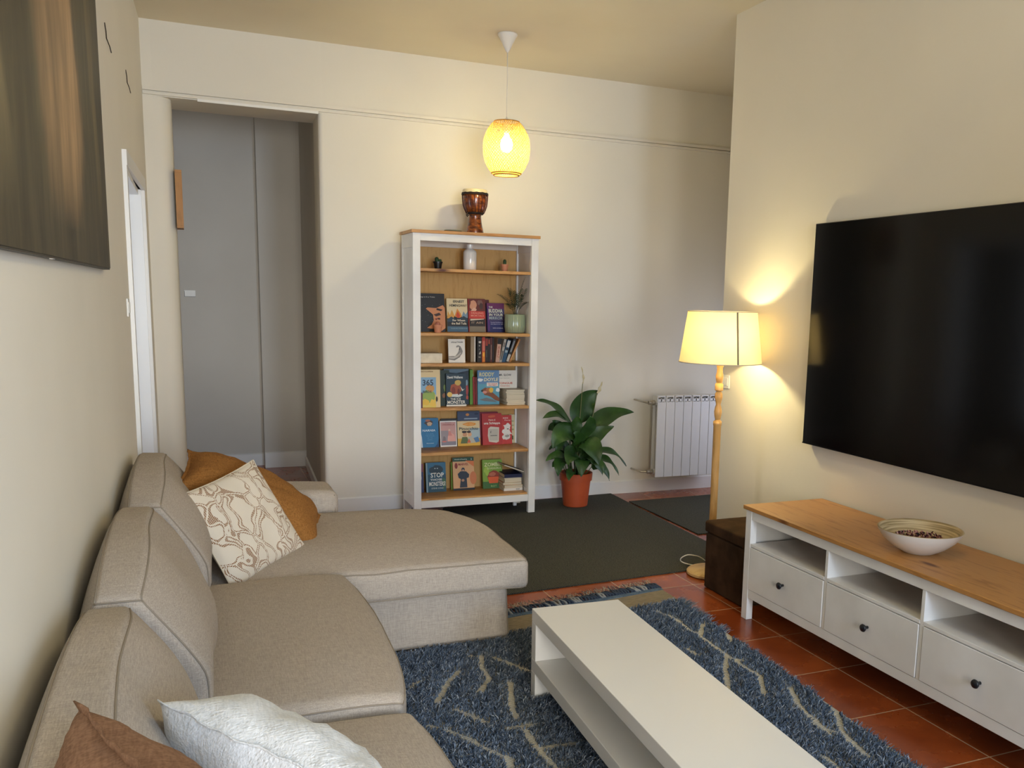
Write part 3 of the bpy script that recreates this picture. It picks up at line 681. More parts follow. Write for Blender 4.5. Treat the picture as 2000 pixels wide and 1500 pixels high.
book('purple paperback with tall white title, beside the ribbed glass planter', .600, -.118, zb, .130, .208, .026, '33295e', [
    ('p', rect(0, .80, 1, 1), '6e2b5c'), ('p', rect(.04, .04, .14, .9), '5a2f74'), ('p', rect(.14, .38, 1, .80), '474066'), ('p', rect(.14, 0, 1, .36), '2b2f66'),
    ('t', 'THE', .22, .86, .22, .06, 'e3e0d4'), ('t', 'BUDDHA', .50, .735, .80, .13, 'e9e8d0'), ('t', 'IN YOUR', .52, .60, .80, .09, 'e9e8d0'), ('t', 'MIRROR', .50, .485, .80, .10, 'a8b6b8'), ('t', 'Practical Buddhism and', .55, .34, .72, .032, 'c3bdd6'), ('t', 'the Search for Self', .55, .28, .72, .032, 'c3bdd6'), ('t', 'WOODY HOCHSWENDER', .6, .14, .6, .03, 'd8d4e2')], lean=LE)
# --- shelf C
zc = Z[2]+.0006
cb = thing('card_block', 'blank cream block of cards lying on the third shelf, far left', 'stationery', (.147, -.29, zc))
MB().box(-.076, .076, -.012, .10, 0, .066, r=.004).build('paper_block', noisy('cream_paper', 'ded3bd', 'd2c6ae', 30, .9), cb)
MB().box(-.070, .072, -.006, .098, .0662, .0676).build('top_sheet', cmat('b9a98c'), cb)
k = thing('greeting_card', 'white card with grey drawing of a bent arm and pinched fingers', 'card', (.278, -.262, zc)); k.rotation_euler = (-.12, 0, 0)
MB().box(0, .118, 0, .012, 0, .163).build('card', cmat('e4ded2'), k)
art(k, .118, .163, [
    ('p', [(0, .14), (.18, .12), (.36, .11), (.52, .18), (.68, .26), (.82, .38), (.86, .48), (.80, .60), (.72, .70), (.60, .74), (.50, .72), (.46, .66), (.52, .64), (.60, .68), (.66, .62), (.62, .52), (.60, .48), (.54, .40), (.40, .28), (.22, .28), (0, .27)], '8b8781'),
    ('p', [(0, .17), (.3, .16), (.55, .24), (.74, .38), (.74, .44), (.55, .32), (.3, .24), (0, .24)], 'b8b3aa'), ('p', [(.62, .52), (.70, .56), (.68, .66), (.64, .6)], '4c4a47'), ('p', [(0, .135), (.36, .10), (.7, .25), (.7, .27), (.36, .125), (0, .15)], '55524e'),
    ('t', 'SPEAK', .34, .86, .34, .06, '4a4844', .2), ('t', 'ITALIAN', .70, .87, .36, .06, '4a4844', -.2)], y=-.0006)
book('plain tan-covered paperback standing left of the spine row', .452, -.20, zc, .035, .178, .10, 'a08a6a', [('p', rect(.72, 0, 1, 1), 'ddd3c2')], yaw=0)
GS = None
def sp(label, x, t, h, col, items=(), tilt=0, y=-.222): return spine_book(label, x, y, zc, t, h, .125, col, items, tilt)
sp('black paperback spine with white ornament, first of the upright row', .494, .032, .176, '17130f', [('p', blob(.55, .80, .26, .05, 10, .3, 2), 'c9c4b8'), ('p', blob(.45, .66, .2, .03, 8, .3, 4), '9c978c'), ('p', [(.35, .34), (.7, .44), (.8, .34), (.5, .30)], 'b5b0a6'), ('p', [(.35, .5), (.55, .48), (.5, .57)], '8b8478'), ('t', 'VC', .5, .20, .5, .06, 'b9b4aa')])
sp('slim red and orange paperback spine', .528, .023, .176, 'b03a26', [('p', rect(.15, 0, .9, .42), 'd98028'), ('p', rect(.15, .45, .9, .85), 'c9705c'), ('p', blob(.5, .3, .3, .08, 8, .2, 1), 'e8b23c')])
sp('black thriller spine with red head band', .552, .019, .174, '1a1412', [('p', rect(.1, .66, .95, .95), '9a3424'), ('p', rect(.3, .2, .7, .5), '4a4844')])
sp('near-black thriller spine with faint white lettering', .572, .015, .172, '221816', [('p', rect(.2, .74, .8, .93), 'a3452c')])
sp('dark maroon spine beside the leaning books', .588, .015, .174, '5a2520', [('p', rect(.35, .1, .65, .7), '8f7a6a')])
sp('thin black spine at the end of the upright books', .604, .012, .175, '1c1210', [])
sp('pale pink spine with black head, slightly leaning', .628, .028, .170, 'c9a08a', [('p', rect(0, .76, 1, 1), '17130f'), ('t', 'A\nB\nC', .5, .45, .5, .5, 'a85444')], .10)
sp('grey-white speckled spine leaning right', .656, .017, .168, 'a9a49c', [('p', rect(.2, .1, .8, .5), '5c5852'), ('p', rect(.2, .66, .8, .86), '726c64')], .22)
sp('blue spine with white head leaning right', .674, .026, .166, '28506e', [('p', rect(.1, .68, .9, .97), 'c2c0ba'), ('p', blob(.5, .5, .35, .08, 8, .3, 5), '8fa3ac'), ('p', rect(.2, .55, .8, .64), '1a1a1c')], .27)
sp('dark spine with white title leaning right', .703, .022, .178, '262a30', [('p', rect(.3, .45, .75, .92), '8b8f92'), ('p', rect(.1, .05, .9, .35), 'bdb6aa')], .34)
sp('thin orange-brown volume leaning most of the row', .727, .013, .182, 'a8703c', [('p', rect(.3, .1, .7, .9), 'd2a06a')], .43)
# --- shelf D
zd = Z[3]+.0006
book('big cream children book with blue cover window reading 365', .064, -.315, zd, .142, .258, .018, 'd6be8e', [
    ('p', rect(.0, .10, .80, .80), '7fa3be'), ('p', rect(.0, .0, .78, .34), 'd3bd5c'), ('p', blob(.42, .30, .34, .18, 14, .12, 3), '8aa24e'), ('p', blob(.28, .14, .18, .09, 10, .2, 9), 'd8b23c'), ('p', blob(.62, .12, .16, .1, 10, .2, 8), 'dcb84a'), ('p', blob(.5, .5, .2, .09, 10, .2, 5), 'c08a4a'), ('p', blob(.82, .22, .05, .07), '3a2c1c'),
    ('t', '365', .40, .66, .52, .16, '24364a'), ('t', 'BIRDS', .36, .42, .42, .06, '2a3a3a'), ('t', 'ENCYCLOPEDIA', .36, .95, .60, .035, '7d5a34')], lean=.06)
spine_book('narrow purple paperback in front of the 365 cover', .0605, -.338, zd, .016, .105, .02, '54283c', [])
book('dark green jungle-patterned book left of the woolly animal cover', .190, -.245, zd, .10, .248, .02, '1b2c1c', [('p', blob(.7, .5, .12, .10, 12, .3, 2), '74853f'), ('p', blob(.6, .3, .10, .08, 12, .3, 4), '8c5a34'), ('p', blob(.8, .2, .10, .06, 12, .3, 6), '5f7a30'), ('p', blob(.75, .72, .1, .08, 10, .3, 6), '3c5a2a')], lean=.07)
book('dark blue book standing behind the woolly orange animal cover', .262, -.195, zd, .180, .252, .028, '1d2c3c', [('p', [(0, .93), (.5, .88), (1, .96), (1, 1), (0, 1)], '5d7484'), ('p', blob(.93, .4, .06, .16, 12, .2, 7), 'a8403c'), ('p', blob(.92, .62, .05, .09, 12, .2, 4), '7d9aa8'), ('p', blob(.93, .2, .05, .06, 12, .2, 3), 'b04a3c')], lean=.05)
book('dark teal book with a woolly orange animal, titled THE ICE MONSTER', .259, -.272, zd, .142, .226, .030, '1a3442', [
    ('p', blob(.48, .54, .28, .17, 18, .08, 3), '9a4a2c'), ('p', blob(.60, .72, .16, .09, 14, .1, 4), 'c0a050'), ('p', blob(.36, .46, .1, .13, 12, .1, 5), '7a3222'), ('p', blob(.48, .33, .32, .05, 14, .2, 6), 'ccd0cc'), ('p', blob(.17, .36, .13, .08, 14), 'd8b45c'), ('p', blob(.62, .44, .06, .1), '6a2a20'),
    ('p', [(.72, .6), (.84, .5), (.92, .54), (.88, .5), (.8, .46)], 'd8d4c8'),
    ('p', rect(0, 0, 1, .045), 'e2ddd2'), ('t', 'David Walliams', .45, .89, .78, .08, 'e4e2da'), ('t', 'THE ICE', .46, .22, .52, .07, 'ddd9cc'), ('t', 'MONSTER', .5, .12, .9, .105, 'ddd9cc')], lean=.07)
spine_book('thin lime green spine on the middle shelf', .449, -.195, zd, .022, .246, .14, '5f8f34', [], .0)
spine_book('small grey-topped white booklet behind the red spines', .472, -.16, zd, .012, .215, .12, 'bcb4aa', [])
spine_book('glossy red spine leaning beside the lime book', .472, -.205, zd, .013, .196, .12, '8f2a28', [], -.03)
spine_book('darker red spine, right of the glossy red one', .488, -.205, zd, .014, .194, .12, '6f1f24', [], -.03)
book('sky-blue children book with a running brown dog and yellow lettering', .502, -.215, zd, .160, .243, .018, '5a9ab0', [
    ('p', rect(0, .6, 1, 1), '5f86ae'), ('p', blob(.12, .72, .12, .05, 12, .15, 2), 'd9dfe0'), ('p', blob(.93, .42, .10, .06, 12, .15, 3), 'd9dfe0'),
    ('p', rect(.42, .53, .94, .64), 'e2ddd6'), ('p', [(.2, .44), (.36, .5), (.5, .44), (.74, .32), (1, .18), (1, .08), (.8, .12), (.6, .22), (.44, .26), (.30, .28)], '7f4a30'), ('p', blob(.50, .42, .12, .08, 12, .1, 4), 'a8653c'), ('p', blob(.62, .42, .1, .08, 12, .15, 8), 'd9b03c'), ('p', blob(.2, .40, .05, .03), '1c1c1e'), ('p', blob(.32, .36, .1, .04), 'c98a7c'), ('p', [(.05, .14), (.4, .20), (.7, .14), (.9, .06), (.6, .08), (.3, .10)], '6b7074'),
    ('t', 'RODDY', .42, .88, .70, .12, 'e0d89a', .1), ('t', 'DOYLE', .62, .73, .66, .10, 'e8e0b0', .1), ('t', 'THE GIGGLER', .68, .605, .44, .03, 'b8403a'), ('t', 'TREATMENT', .68, .56, .40, .03, 'b8403a')], lean=.06)
# magazines and the square white book on them
rnd = random.Random(5)
zz = zd
for k2 in range(9):
    t2 = .0118; fm = flat_book(['lowest', 'second lowest', 'third from bottom', 'fourth from bottom', 'middle', 'fourth from top', 'third from top', 'second highest', 'topmost'][k2]+' thin cream booklet in the booklet stack on the fourth shelf', .692+rnd.uniform(-.004, .004), -.285+rnd.uniform(-.004, .004), zz, .138, t2, .20, ['c7bda8', 'b9ae98', 'cbc0aa', 'aFA48f'.lower(), 'c2b6a0'][k2 % 5], rnd.uniform(-.03, .03), 'stack of thin cream booklets', spine=False); zz += t2+.0004
ms = book('square white book with black and red lettering standing on the booklet stack', .664, -.165, zz, .146, .128, .006, 'e2dcd0', [('t', 'MR. SLOW', .38, .74, .66, .12, '2a2826'), ('t', 'Roger Hargreaves', .36, .56, .5, .05, '8a867e'), ('t', 'TONGUE', .40, .28, .74, .12, 'b8402a'), ('t', 'TWISTERS', .38, .12, .5, .06, 'c46a54')], lean=.05)
# --- shelf E
ze = Z[4]+.0006
spine_book('narrow dark purple book at the left end of the fifth shelf', .0625, -.14, ze, .020, .205, .06, '3a1c3c', [('p', rect(.2, .6, .9, .9), '5a3a6a')])
book('bright blue book with a dark oval picture, left end of the fifth shelf', .118, -.118, ze, .128, .208, .022, '1f6f9e', [
    ('p', blob(.46, .84, .24, .10, 14, .2, 3), '3c2c28'), ('p', blob(.50, .80, .15, .06, 12, .2, 5), 'c9a888'), ('p', blob(.40, .92, .14, .04, 10, .2, 6), 'b06a4c'), ('p', [(0, 0), (.08, 0), (.05, .35), (0, .5)], 'd8dde0'), ('p', [(1, 0), (.75, 0), (.9, .1), (1, .3)], '12406a'),
    ('t', 'NARNIA', .46, .58, .72, .075, 'd5e2e8'), ('t', 'C. S. LEWIS\nTHE VOYAGE\nOF THE\nDAWN', .5, .36, .5, .26, '4f8fb8'), ('t', 'illustrated', .5, .14, .4, .03, 'b5ccd8')], lean=LE)
book('black-backed thin book behind the pink and grey picture book', .272, -.085, ze, .124, .196, .01, '181414', [], lean=.10)
book('white-edged pink and grey picture book with a dancing figure', .256, -.118, ze, .122, .185, .008, 'e8e4de', [
    ('p', rect(.05, .05, .95, .95), 'c99a94'), ('p', rect(.05, .05, .5, .62), '9a8f92'), ('p', [(.42, .1), (.92, .1), (.86, .45), (.62, .55), (.46, .4)], 'e0a498'), ('p', blob(.56, .64, .06, .05), 'd9b8a4'), ('p', [(.52, .6), (.62, .6), (.72, .42), (.48, .42)], 'd28a80'), ('p', blob(.24, .28, .1, .12, 12, .2, 3), '7f7478'), ('p', rect(.05, .05, .95, .2), '85808a'), ('p', blob(.25, .2, .14, .03), 'c9746c'),
    ('t', 'CINDERELLA', .5, .85, .74, .055, '9a4a44'), ('t', 'Princess', .5, .93, .36, .03, '6a5a58')], lean=LE)
book('slate blue annual standing behind the yellow picture book', .394, -.075, ze, .166, .245, .012, '3b4a66', [('p', blob(.45, .90, .08, .04), 'c98a4a'), ('p', rect(.3, .76, .9, .80), '8fa0b0'), ('p', blob(.85, .92, .09, .03), '22304c')], lean=.05)
book('yellow picture book with two children on its cover', .384, -.118, ze, .168, .180, .010, 'dcc69a', [
    ('p', rect(0, 0, 1, .3), 'd8a83c'), ('p', rect(.55, .3, 1, .7), 'a9bcc0'), ('p', blob(.54, .87, .30, .07, 14, .1, 3), 'e0912c'), ('p', blob(.32, .46, .1, .09, 12, .1, 3), 'c9936c'), ('p', blob(.30, .56, .12, .05, 10, .1, 3), '2a2220'), ('p', blob(.54, .46, .09, .09, 12, .1, 4), 'dba67c'), ('p', blob(.50, .56, .09, .05), '3a2c24'), ('p', [(.2, .36), (.42, .36), (.5, .1), (.12, .1)], '5a6a3c'), ('p', [(.46, .36), (.64, .36), (.8, .12), (.44, .1)], 'b8b4a4'), ('p', [(.7, .3), (.9, .36), (.98, .16), (.8, .12)], '4f7aa8'), ('p', [(.4, .12), (.5, .3), (.58, .12)], 'c9683c'),
    ('t', 'Pinocchio', .5, .69, .84, .12, '2c3a3c'), ('t', 'Carlo Collodi', .52, .87, .4, .04, 'f0d8a0')], lean=LE)
book('dark pink spined book partly hidden behind the red diary', .560, -.075, ze, .140, .236, .02, '7c2434', [], lean=.05)
book('red hardback with torn white note, white scrawled title', .570, -.118, ze, .150, .230, .024, 'b03030', [
    ('p', blob(.5, .9, .2, .04, 10, .2, 1), 'c95c3c'), ('p', [(.30, .52), (.42, .58), (.86, .55), (.82, .10), (.70, .06), (.32, .10), (.27, .3)], 'cfc8ba'), ('p', [(.34, .50), (.80, .50), (.78, .13), (.34, .14)], 'b9b4a8'), ('p', [(.40, .40), (.45, .46), (.43, .36)], '3a3836'), ('p', rect(.4, .28, .74, .30), '5a5854'),
    ('t', 'Diario di', .5, .79, .34, .05, 'e8ddd0'), ('t', 'una Schiappa', .5, .68, .82, .10, 'f0e8dc')], lean=LE)
book('red and white splashed cover, right of the red hardback', .722, -.105, ze, .078, .212, .018, 'bf3a36', [
    ('p', blob(.55, .60, .36, .12, 16, .3, 3), 'e6e0d6'), ('p', blob(.5, .40, .44, .12, 16, .3, 4), 'e6e0d6'), ('p', blob(.42, .25, .38, .11, 16, .2, 5), 'ddd8cf'), ('p', blob(.5, .28, .2, .05, 12, .3, 6), '9a9890'), ('p', blob(.6, .52, .1, .02), '6a6862'), ('t', 'KIDS', .4, .90, .5, .05, 'f0d8cc'), ('t', 'Party', .6, .82, .6, .05, 'f0d8cc')], lean=.12)
book('pale green and cream card at the right end of the fifth shelf', .79, -.072, ze, .044, .212, .006, 'cfc39c', [('p', rect(.1, .45, .8, .5), '8f9a6a'), ('p', rect(.1, .6, .8, .64), '9aa67a'), ('p', rect(.1, .75, .8, .78), '8f9a6a'), ('p', blob(.4, .2, .35, .08, 12, .4, 3), '4a5a34')], lean=.08)
# --- shelf F
zf = Z[5]+.0006
book('violet and blue book with a pale ring at the left end of the bottom shelf', .072, -.125, zf, .062, .205, .016, '2b2f5c', [('p', rect(0, .72, 1, 1), '7a3a54'), ('p', blob(.35, .52, .42, .2), 'b8bcc4'), ('p', blob(.35, .52, .34, .165), '2a3a66'), ('p', rect(0, 0, 1, .14), '1f2c5a')], lean=LE)
book('teal monster book reading STOP THOSE MONSTERS!', .150, -.135, zf, .145, .212, .026, '1f4c60', [
    ('p', rect(.1, .6, 1, 1), '2d6a88'), ('p', blob(.52, .74, .34, .16, 18, .12, 5), '14303c'), ('p', blob(.46, .80, .03, .015), 'd8e0dc'), ('p', blob(.58, .80, .03, .015), 'd8e0dc'), ('p', rect(0, 0, .08, 1), '86a0a8'), ('p', blob(.9, .28, .1, .2, 10, .3, 3), '3f6a4c'),
    ('t', 'STOP', .56, .575, .66, .16, 'e8e6dc'), ('t', 'THOSE', .50, .42, .60, .07, 'e8e6dc'), ('t', 'MONSTERS!', .55, .28, .82, .15, 'e8e6dc'), ('t', 'STEVE COLE', .55, .13, .6, .05, 'c9d0cc')], lean=LE)
book('lime green book standing behind the orange hero cover', .345, -.085, zf, .06, .20, .014, '7fa03c', [], lean=.09)
book('thin orange reader with green title band and a dark figure', .350, -.125, zf, .158, .238, .008, 'd9a878', [
    ('p', rect(0, .88, 1, 1), '1f4a34'), ('p', rect(0, 0, 1, .06), '1a1a1e'), ('p', blob(.95, .36, .16, .2), 'cf7c4c'), ('p', [(.6, .9), (1, .7), (1, .88)], 'dc7c44'), ('p', blob(.16, .75, .07, .09), '8a2c24'),
    ('p', [(.22, .50), (.36, .58), (.62, .57), (.76, .48), (.74, .38), (.64, .36), (.66, .08), (.30, .08), (.36, .34), (.26, .38)], '26303e'), ('p', blob(.48, .63, .08, .06), '2a3444'), ('p', blob(.48, .605, .045, .03), 'c9a184'), ('p', blob(.46, .3, .07, .04), 'b88a6c'),
    ('t', 'World of Reading', .38, .94, .6, .04, 'dfe8da'), ('t', 'MARVEL', .5, .79, .48, .07, '9a3c34'), ('t', '2', .88, .94, .05, .05, 'dfe8da')], lean=LE)
book('slime green book with an orange blob reading ZOMBIE', .573, -.125, zf, .150, .212, .022, '7fa33a', [
    ('p', rect(0, 0, 1, .24), '3d6a34'), ('p', blob(.54, .44, .34, .18, 16, .12, 3), '8f3a24'), ('p', [(.26, .40), (.82, .40), (.76, .18), (.32, .18)], 'e0602c'), ('p', blob(.5, .50, .2, .07, 10, .2, 4), 'b8684c'), ('p', blob(.2, .6, .12, .14, 10, .3, 5), '9fbf48'), ('p', rect(.82, .02, .98, .12), 'e0dccc'),
    ('t', 'ZOMBIE', .52, .83, .86, .13, 'e4e2a8'), ('t', 'GOASAURUS', .58, .70, .72, .07, 'd9d8a0'), ('t', 'ROT', .55, .08, .3, .06, 'a8c078')], lean=LE)
stk = [('white', 'e2ddd2', .020), ('yellow-edged', 'c99a4a', .022), ('brown', '8a5238', .020), ('cream', 'd2c29c', .026), ('grey-topped cream', 'b9b09a', .006), ('navy blue', '1c2242', .026)]
zz = zf
for i, (cn, c, t2) in enumerate(stk):
    flat_book('%s book in the flat stack on the bottom shelf, %s' % (cn, ['at the bottom', 'second from bottom', 'third from bottom', 'in its middle', 'just below the navy one', 'under the tilted one'][i]), .693+[0, .0, -.004, .002, 0, .004][i], -.245, zz, .142-[0, 0, 0, .01, .01, .006][i], t2, .19, c, [.0, .03, -.03, .02, 0, -.01][i], None, spine=i in (0, 5),
              items=[('t', 'READ', .75, .5, .2, .5, '6a6660')] if i == 0 else ()); zz += t2+.0004
r = flat_book('black paperback tilted on top of the bottom shelf stack', .684, -.235, zz, .168, .010, .17, '2a2024', .0, None, spine=False); r.location.z = zz+.034; r.rotation_euler = (0, .36, .05)

# ------------------------------------------------------------------ small shelf ornaments
def cactus(x, y, z, pot, R, H, label, arms, body, potname):
    t = thing('potted_cactus', label, 'plant', (x, y, z))
    b = MB(); b.lathe([(R*.72, 0), (R*.93, H*.80), (R*1.04, H*.80), (R*1.04, H), (R*.94, H), (R*.90, H*.88), (0, H*.88)], n=24); b.build('pot', pot, t, smooth=True, angle=.6)
    for ax, ay, h, r in arms:
        b = MB(); k = 10; prof = [(r*.8*(1 if i else .8), 0+H*.86) if i == 0 else (r*sqrt(max(0, 1-(max(0, i/k-.55)/.45)**2))*(.85+.15*min(1, i/3)), H*.86+h*i/k) for i in range(k+1)]
        vs = []; n = 20
        b.lathe(prof, (ax, ay, 0), n); b.v = [(ax+(v[0]-ax)*(1+.10*cos(10*math.atan2(v[1]-ay, v[0]-ax))), ay+(v[1]-ay)*(1+.10*cos(10*math.atan2(v[1]-ay, v[0]-ax))), v[2]) for v in b.v]
        for i in range(5, 10):
            for q in range(10):
                a = q*pi/5; rr = prof[i][0]; b.tube([(ax+rr*cos(a), ay+rr*sin(a), prof[i][1]), (ax+(rr+.004)*cos(a), ay+(rr+.004)*sin(a), prof[i][1]+.001)], .0004, 3, cap=False)
        b.build('cactus_stem', body, t, smooth=True)
    return t
GRN = noisy('cactus_green', '3f5a34', '2c4226', 30, .7)
cactus(.213, -.22, Z[0]+.0005, mat('black_pot', '101012', .4), .031, .050, 'two-stemmed cactus in a small black pot on the top shelf', [(-.008, 0, .038, .012), (.014, -.003, .024, .010)], GRN, 0)
cactus(.690, -.22, Z[0]+.0005, noisy('peach_pot', 'c98a68', 'c08060', 6, .6), .027, .050, 'single-stemmed cactus in a peach clay pot on the top shelf', [(0, 0, .042, .011)], GRN, 0)
cactus(.195, -.285, Z[1]+.0005, noisy('peach_pot', 'c98a68', 'c08060', 6, .6), .030, .052, 'peach clay pot with small pinkish succulent before the black art book', [(0, 0, .030, .014), (.010, .005, .02, .008), (-.011, -.003, .022, .008)], noisy('pink_succulent', 'b87a62', '9a5c4c', 30, .7), 0)
v = thing('vase', 'white glazed bottle vase in the middle of the top shelf', 'vase', (.432, -.24, Z[0]+.0005))
MB().lathe([(0, 0), (.040, 0), (.0445, .006), (.0455, .06), (.0455, .115), (.042, .128), (.030, .138), (.021, .144), (.019, .150), (.0235, .168), (.0235, .172), (.018, .172), (.016, .150), (.03, .13), (.03, .02), (0, .02)], n=40).build('vase_body', mat('white_glaze', 'd9d5cf', .12, .6), v, smooth=True, angle=.9)
# ribbed glass planter with small palm
pp = thing('potted_palm', 'small dark palm in a ribbed green glass planter on the novel shelf', 'plant', (.772, -.215, Z[1]+.0005))
b = MB(); prof = [(.060, 0), (.069, .006), (.0715, .05), (.0715, .128), (.069, .132), (.064, .128), (.064, .012), (0, .012)]; b.lathe(prof, n=96)
b.v = [(x*(1+(.05 if sqrt(x*x+y*y) > .066 and .008 < z < .112 else 0)*cos(24*math.atan2(y, x))), y*(1+(.05 if sqrt(x*x+y*y) > .066 and .008 < z < .112 else 0)*cos(24*math.atan2(y, x))), z) for x, y, z in b.v]
b.build('planter', mat('sage_glass', '8d9a80', .15, .6), pp, smooth=True)
MB().lathe([(0, .100), (.062, .100), (.0635, .096)], n=24).build('soil', M['soil'], pp)
FR = mat('palm_green', '21361c', .55)
rnd = random.Random(9)
def frond(base, mid, tip, n=10, L=.055):
    b = MB(); P0, P1, P2 = Vector(base), Vector(mid), Vector(tip); pts = [(P0*(1-t)**2+P1*2*t*(1-t)+P2*t*t) for t in [i/14 for i in range(15)]]
    b.tube(pts, [.0016*(1-.6*i/14) for i in range(15)], 5)
    for i in range(5, 15):
        t = (pts[min(i+1, 14)]-pts[i-1]).normalized(); side = t.cross(Vector((0, 0, 1)));
        if side.length < .1: side = t.cross(Vector((0, 1, 0)))
        side.normalize()
        for s in (-1, 1):
            l = L*(.55+.45*sin(pi*(i-4)/11)); d = (side*s*.75+t*.7+Vector((0, 0, -.12))).normalized(); e = pts[i]+d*l; w_ = t*.0035
            m_ = pts[i]+d*l*.5+Vector((0, 0, .004)); b.add([pts[i]-w_*.3, pts[i]+w_*.3, m_+w_, m_-w_, e], [(0, 1, 2, 3), (3, 2, 4)])
    return b
for bs, md, tp in [((0, 0, .10), (-.02, -.01, .22), (-.115, -.03, .262)), ((.005, 0, .10), (.02, -.02, .24), (.030, -.09, .30)), ((.01, 0, .10), (.02, 0, .26), (.056, -.02, .372)), ((0, .01, .10), (0, 0, .23), (-.04, -.06, .285)), ((0, -.01, .10), (.03, -.02, .2), (.060, -.06, .215)), ((-.005, 0, .1), (-.03, -.03, .2), (-.070, -.09, .205)), ((0, 0, .1), (.01, .02, .24), (-.02, .05, .30)), ((0, 0, .1), (.03, .02, .22), (.05, .06, .26))]:
    frond(bs, md, tp).build('frond', FR, pp, smooth=False)

# ------------------------------------------------------------------ djembe and small dish on top of the bookcase
zt = BH+.0006
dj = thing('djembe_drum', 'small carved wooden djembe drum on top of the bookcase', 'drum', (.475, -.21, zt))
dw = noisy('djembe_wood', '8a4a1c', '4a200c', 22, .25, .2, 60, stretch=(1, 1, 2.2), lo=.4, hi=.62, coat=.5)
b = MB(); prof = [(.060, 0), (.0615, .004), (.056, .03), (.050, .06), (.045, .09), (.042, .118), (.046, .130), (.058, .142), (.070, .165), (.078, .195), (.0815, .230), (.082, .272), (.070, .276)]
b.lathe(prof, n=40); b.build('shell', dw, dj, smooth=True)
MB().lathe([(.0, .298), (.060, .298), (.079, .296), (.0845, .290), (.0855, .270)], n=40, cap0=False, cap1=False).build('skin', mat('drum_skin', 'cdbf9c', .5), dj, smooth=True)
dark = mat('djembe_rope', '1c100c', .7)
b = MB()
for z_, r_ in ((.270, .087), (.262, .088), (.140, .0605), (.133, .053)): b.tube([(r_*cos(a*pi/20), r_*sin(a*pi/20), z_+(.0015*sin(a*2) if z_ > .2 else 0)) for a in range(40)], .0045 if z_ > .2 else .0042, 6, closed=True)
b.build('rope_ring', dark, dj, smooth=True)
b = MB()
for q in range(20):
    a = q*pi/10; a2 = a+.10
    b.tube([(.0885*cos(a), .0885*sin(a), .266), (.0862*cos(a+.03), .0862*sin(a+.03), .23), (.082*cos(a+.05), .082*sin(a+.05), .19), (.073*cos(a+.08), .073*sin(a+.08), .163), (.062*cos(a2), .062*sin(a2), .140)], .0022, 5)
b.build('tension_rope', mat('maroon_rope', '4a120c', .6), dj, smooth=True)
b = MB(); b.tube([(-.058, -.03, .135), (-.068, -.034, .130), (-.070, -.035, .12), (-.062, -.032, .113), (-.055, -.028, .122)], .004, 6); b.build('rope_knot', dark, dj, smooth=True)
ds = thing('dish', 'small flat grey-green dish beside the drum on the bookcase', 'dish', (.325, -.20, zt))
MB().lathe([(0, 0), (.042, 0), (.060, .012), (.063, .018), (.058, .015), (.04, .005), (0, .005)], n=32).build('dish_body', mat('grey_green_glaze', '7d8070', .3), ds, smooth=True)

# ------------------------------------------------------------------ pendant lamp
pc = Vector((.54, -.687, 0))
pn = thing('pendant_lamp', 'woven bamboo globe pendant lamp lit, hanging from the ceiling', 'lamp', (pc.x, pc.y, ZC))
MB().lathe([(.062, -.0005), (.062, -.010), (.052, -.022), (.014, -.098), (.006, -.110), (.004, -.112)], n=32).build('ceiling_canopy', M['wplastic'], pn, smooth=True)
MB().tube([(0, 0, -.11), (.002, 0, -.25), (-.002, 0, -.4), (0, 0, -.535)], .0028, 8).build('cord', M['cord'], pn, smooth=True)
MB().lathe([(.004, -.50), (.012, -.515), (.020, -.535), (.022, -.58), (.018, -.60)], n=20).build('lamp_holder', M['wplastic'], pn, smooth=True)
b = MB(); b.lathe([(.012, -.60), (.016, -.612), (.034, -.64), (.040, -.665), (.034, -.695), (.016, -.713), (0, -.716)], n=24); b.build('bulb', M['bulb'], pn, smooth=True)
def sh_r(s):  # s 0 top .. 1 bottom
    a = -1+2*s; return .149*max(.0, (1-abs(a)**2.9))**.5*.86+.149*.14*(1-a*a)+.045*(abs(a)**6)
ztop, zbot = -.522, -.862
bam = mat('bamboo_strip', 'c8a654', .6, .3); t_, b_ = nt(bam)
tr = N(t_, 'ShaderNodeBsdfTranslucent'); tr.inputs[0].default_value = lin('c79c3c'); mxs = N(t_, 'ShaderNodeMixShader'); mxs.inputs[0].default_value = .30
outn = t_.nodes['Material Output']; t_.links.new(b_.outputs[0], mxs.inputs[1]); t_.links.new(tr.outputs[0], mxs.inputs[2]); t_.links.new(mxs.outputs[0], outn.inputs[0])
b = MB(); NS = 46; K = 30
for dr in (-1, 1):
    for q in range(NS):
        a0 = 2*pi*q/NS; vs = []
        for i in range(K+1):
            s = .02+.96*i/K; a = a0+dr*s*2.3; r = sh_r(s)+.0012*dr*(1 if (i+q) % 2 else -1); z_ = ztop+(zbot-ztop)*s; da = .0026/max(r, .03)
            vs += [(r*cos(a-da), r*sin(a-da), z_), (r*cos(a+da), r*sin(a+da), z_)]
        b.add(vs, [(2*i, 2*i+1, 2*i+3, 2*i+2) for i in range(K)])
sh = b.build('woven_shade', bam, pn)
b = MB()
for s, rr in ((.02, .004), (.98, .005), (.95, .004)): b.tube([(sh_r(s)*cos(a*pi/20), sh_r(s)*sin(a*pi/20), ztop+(zbot-ztop)*s) for a in range(40)], rr, 6, closed=True)
b.build('rim_hoop', mat('bamboo_hoop', 'b07e34', .6), pn, smooth=True)

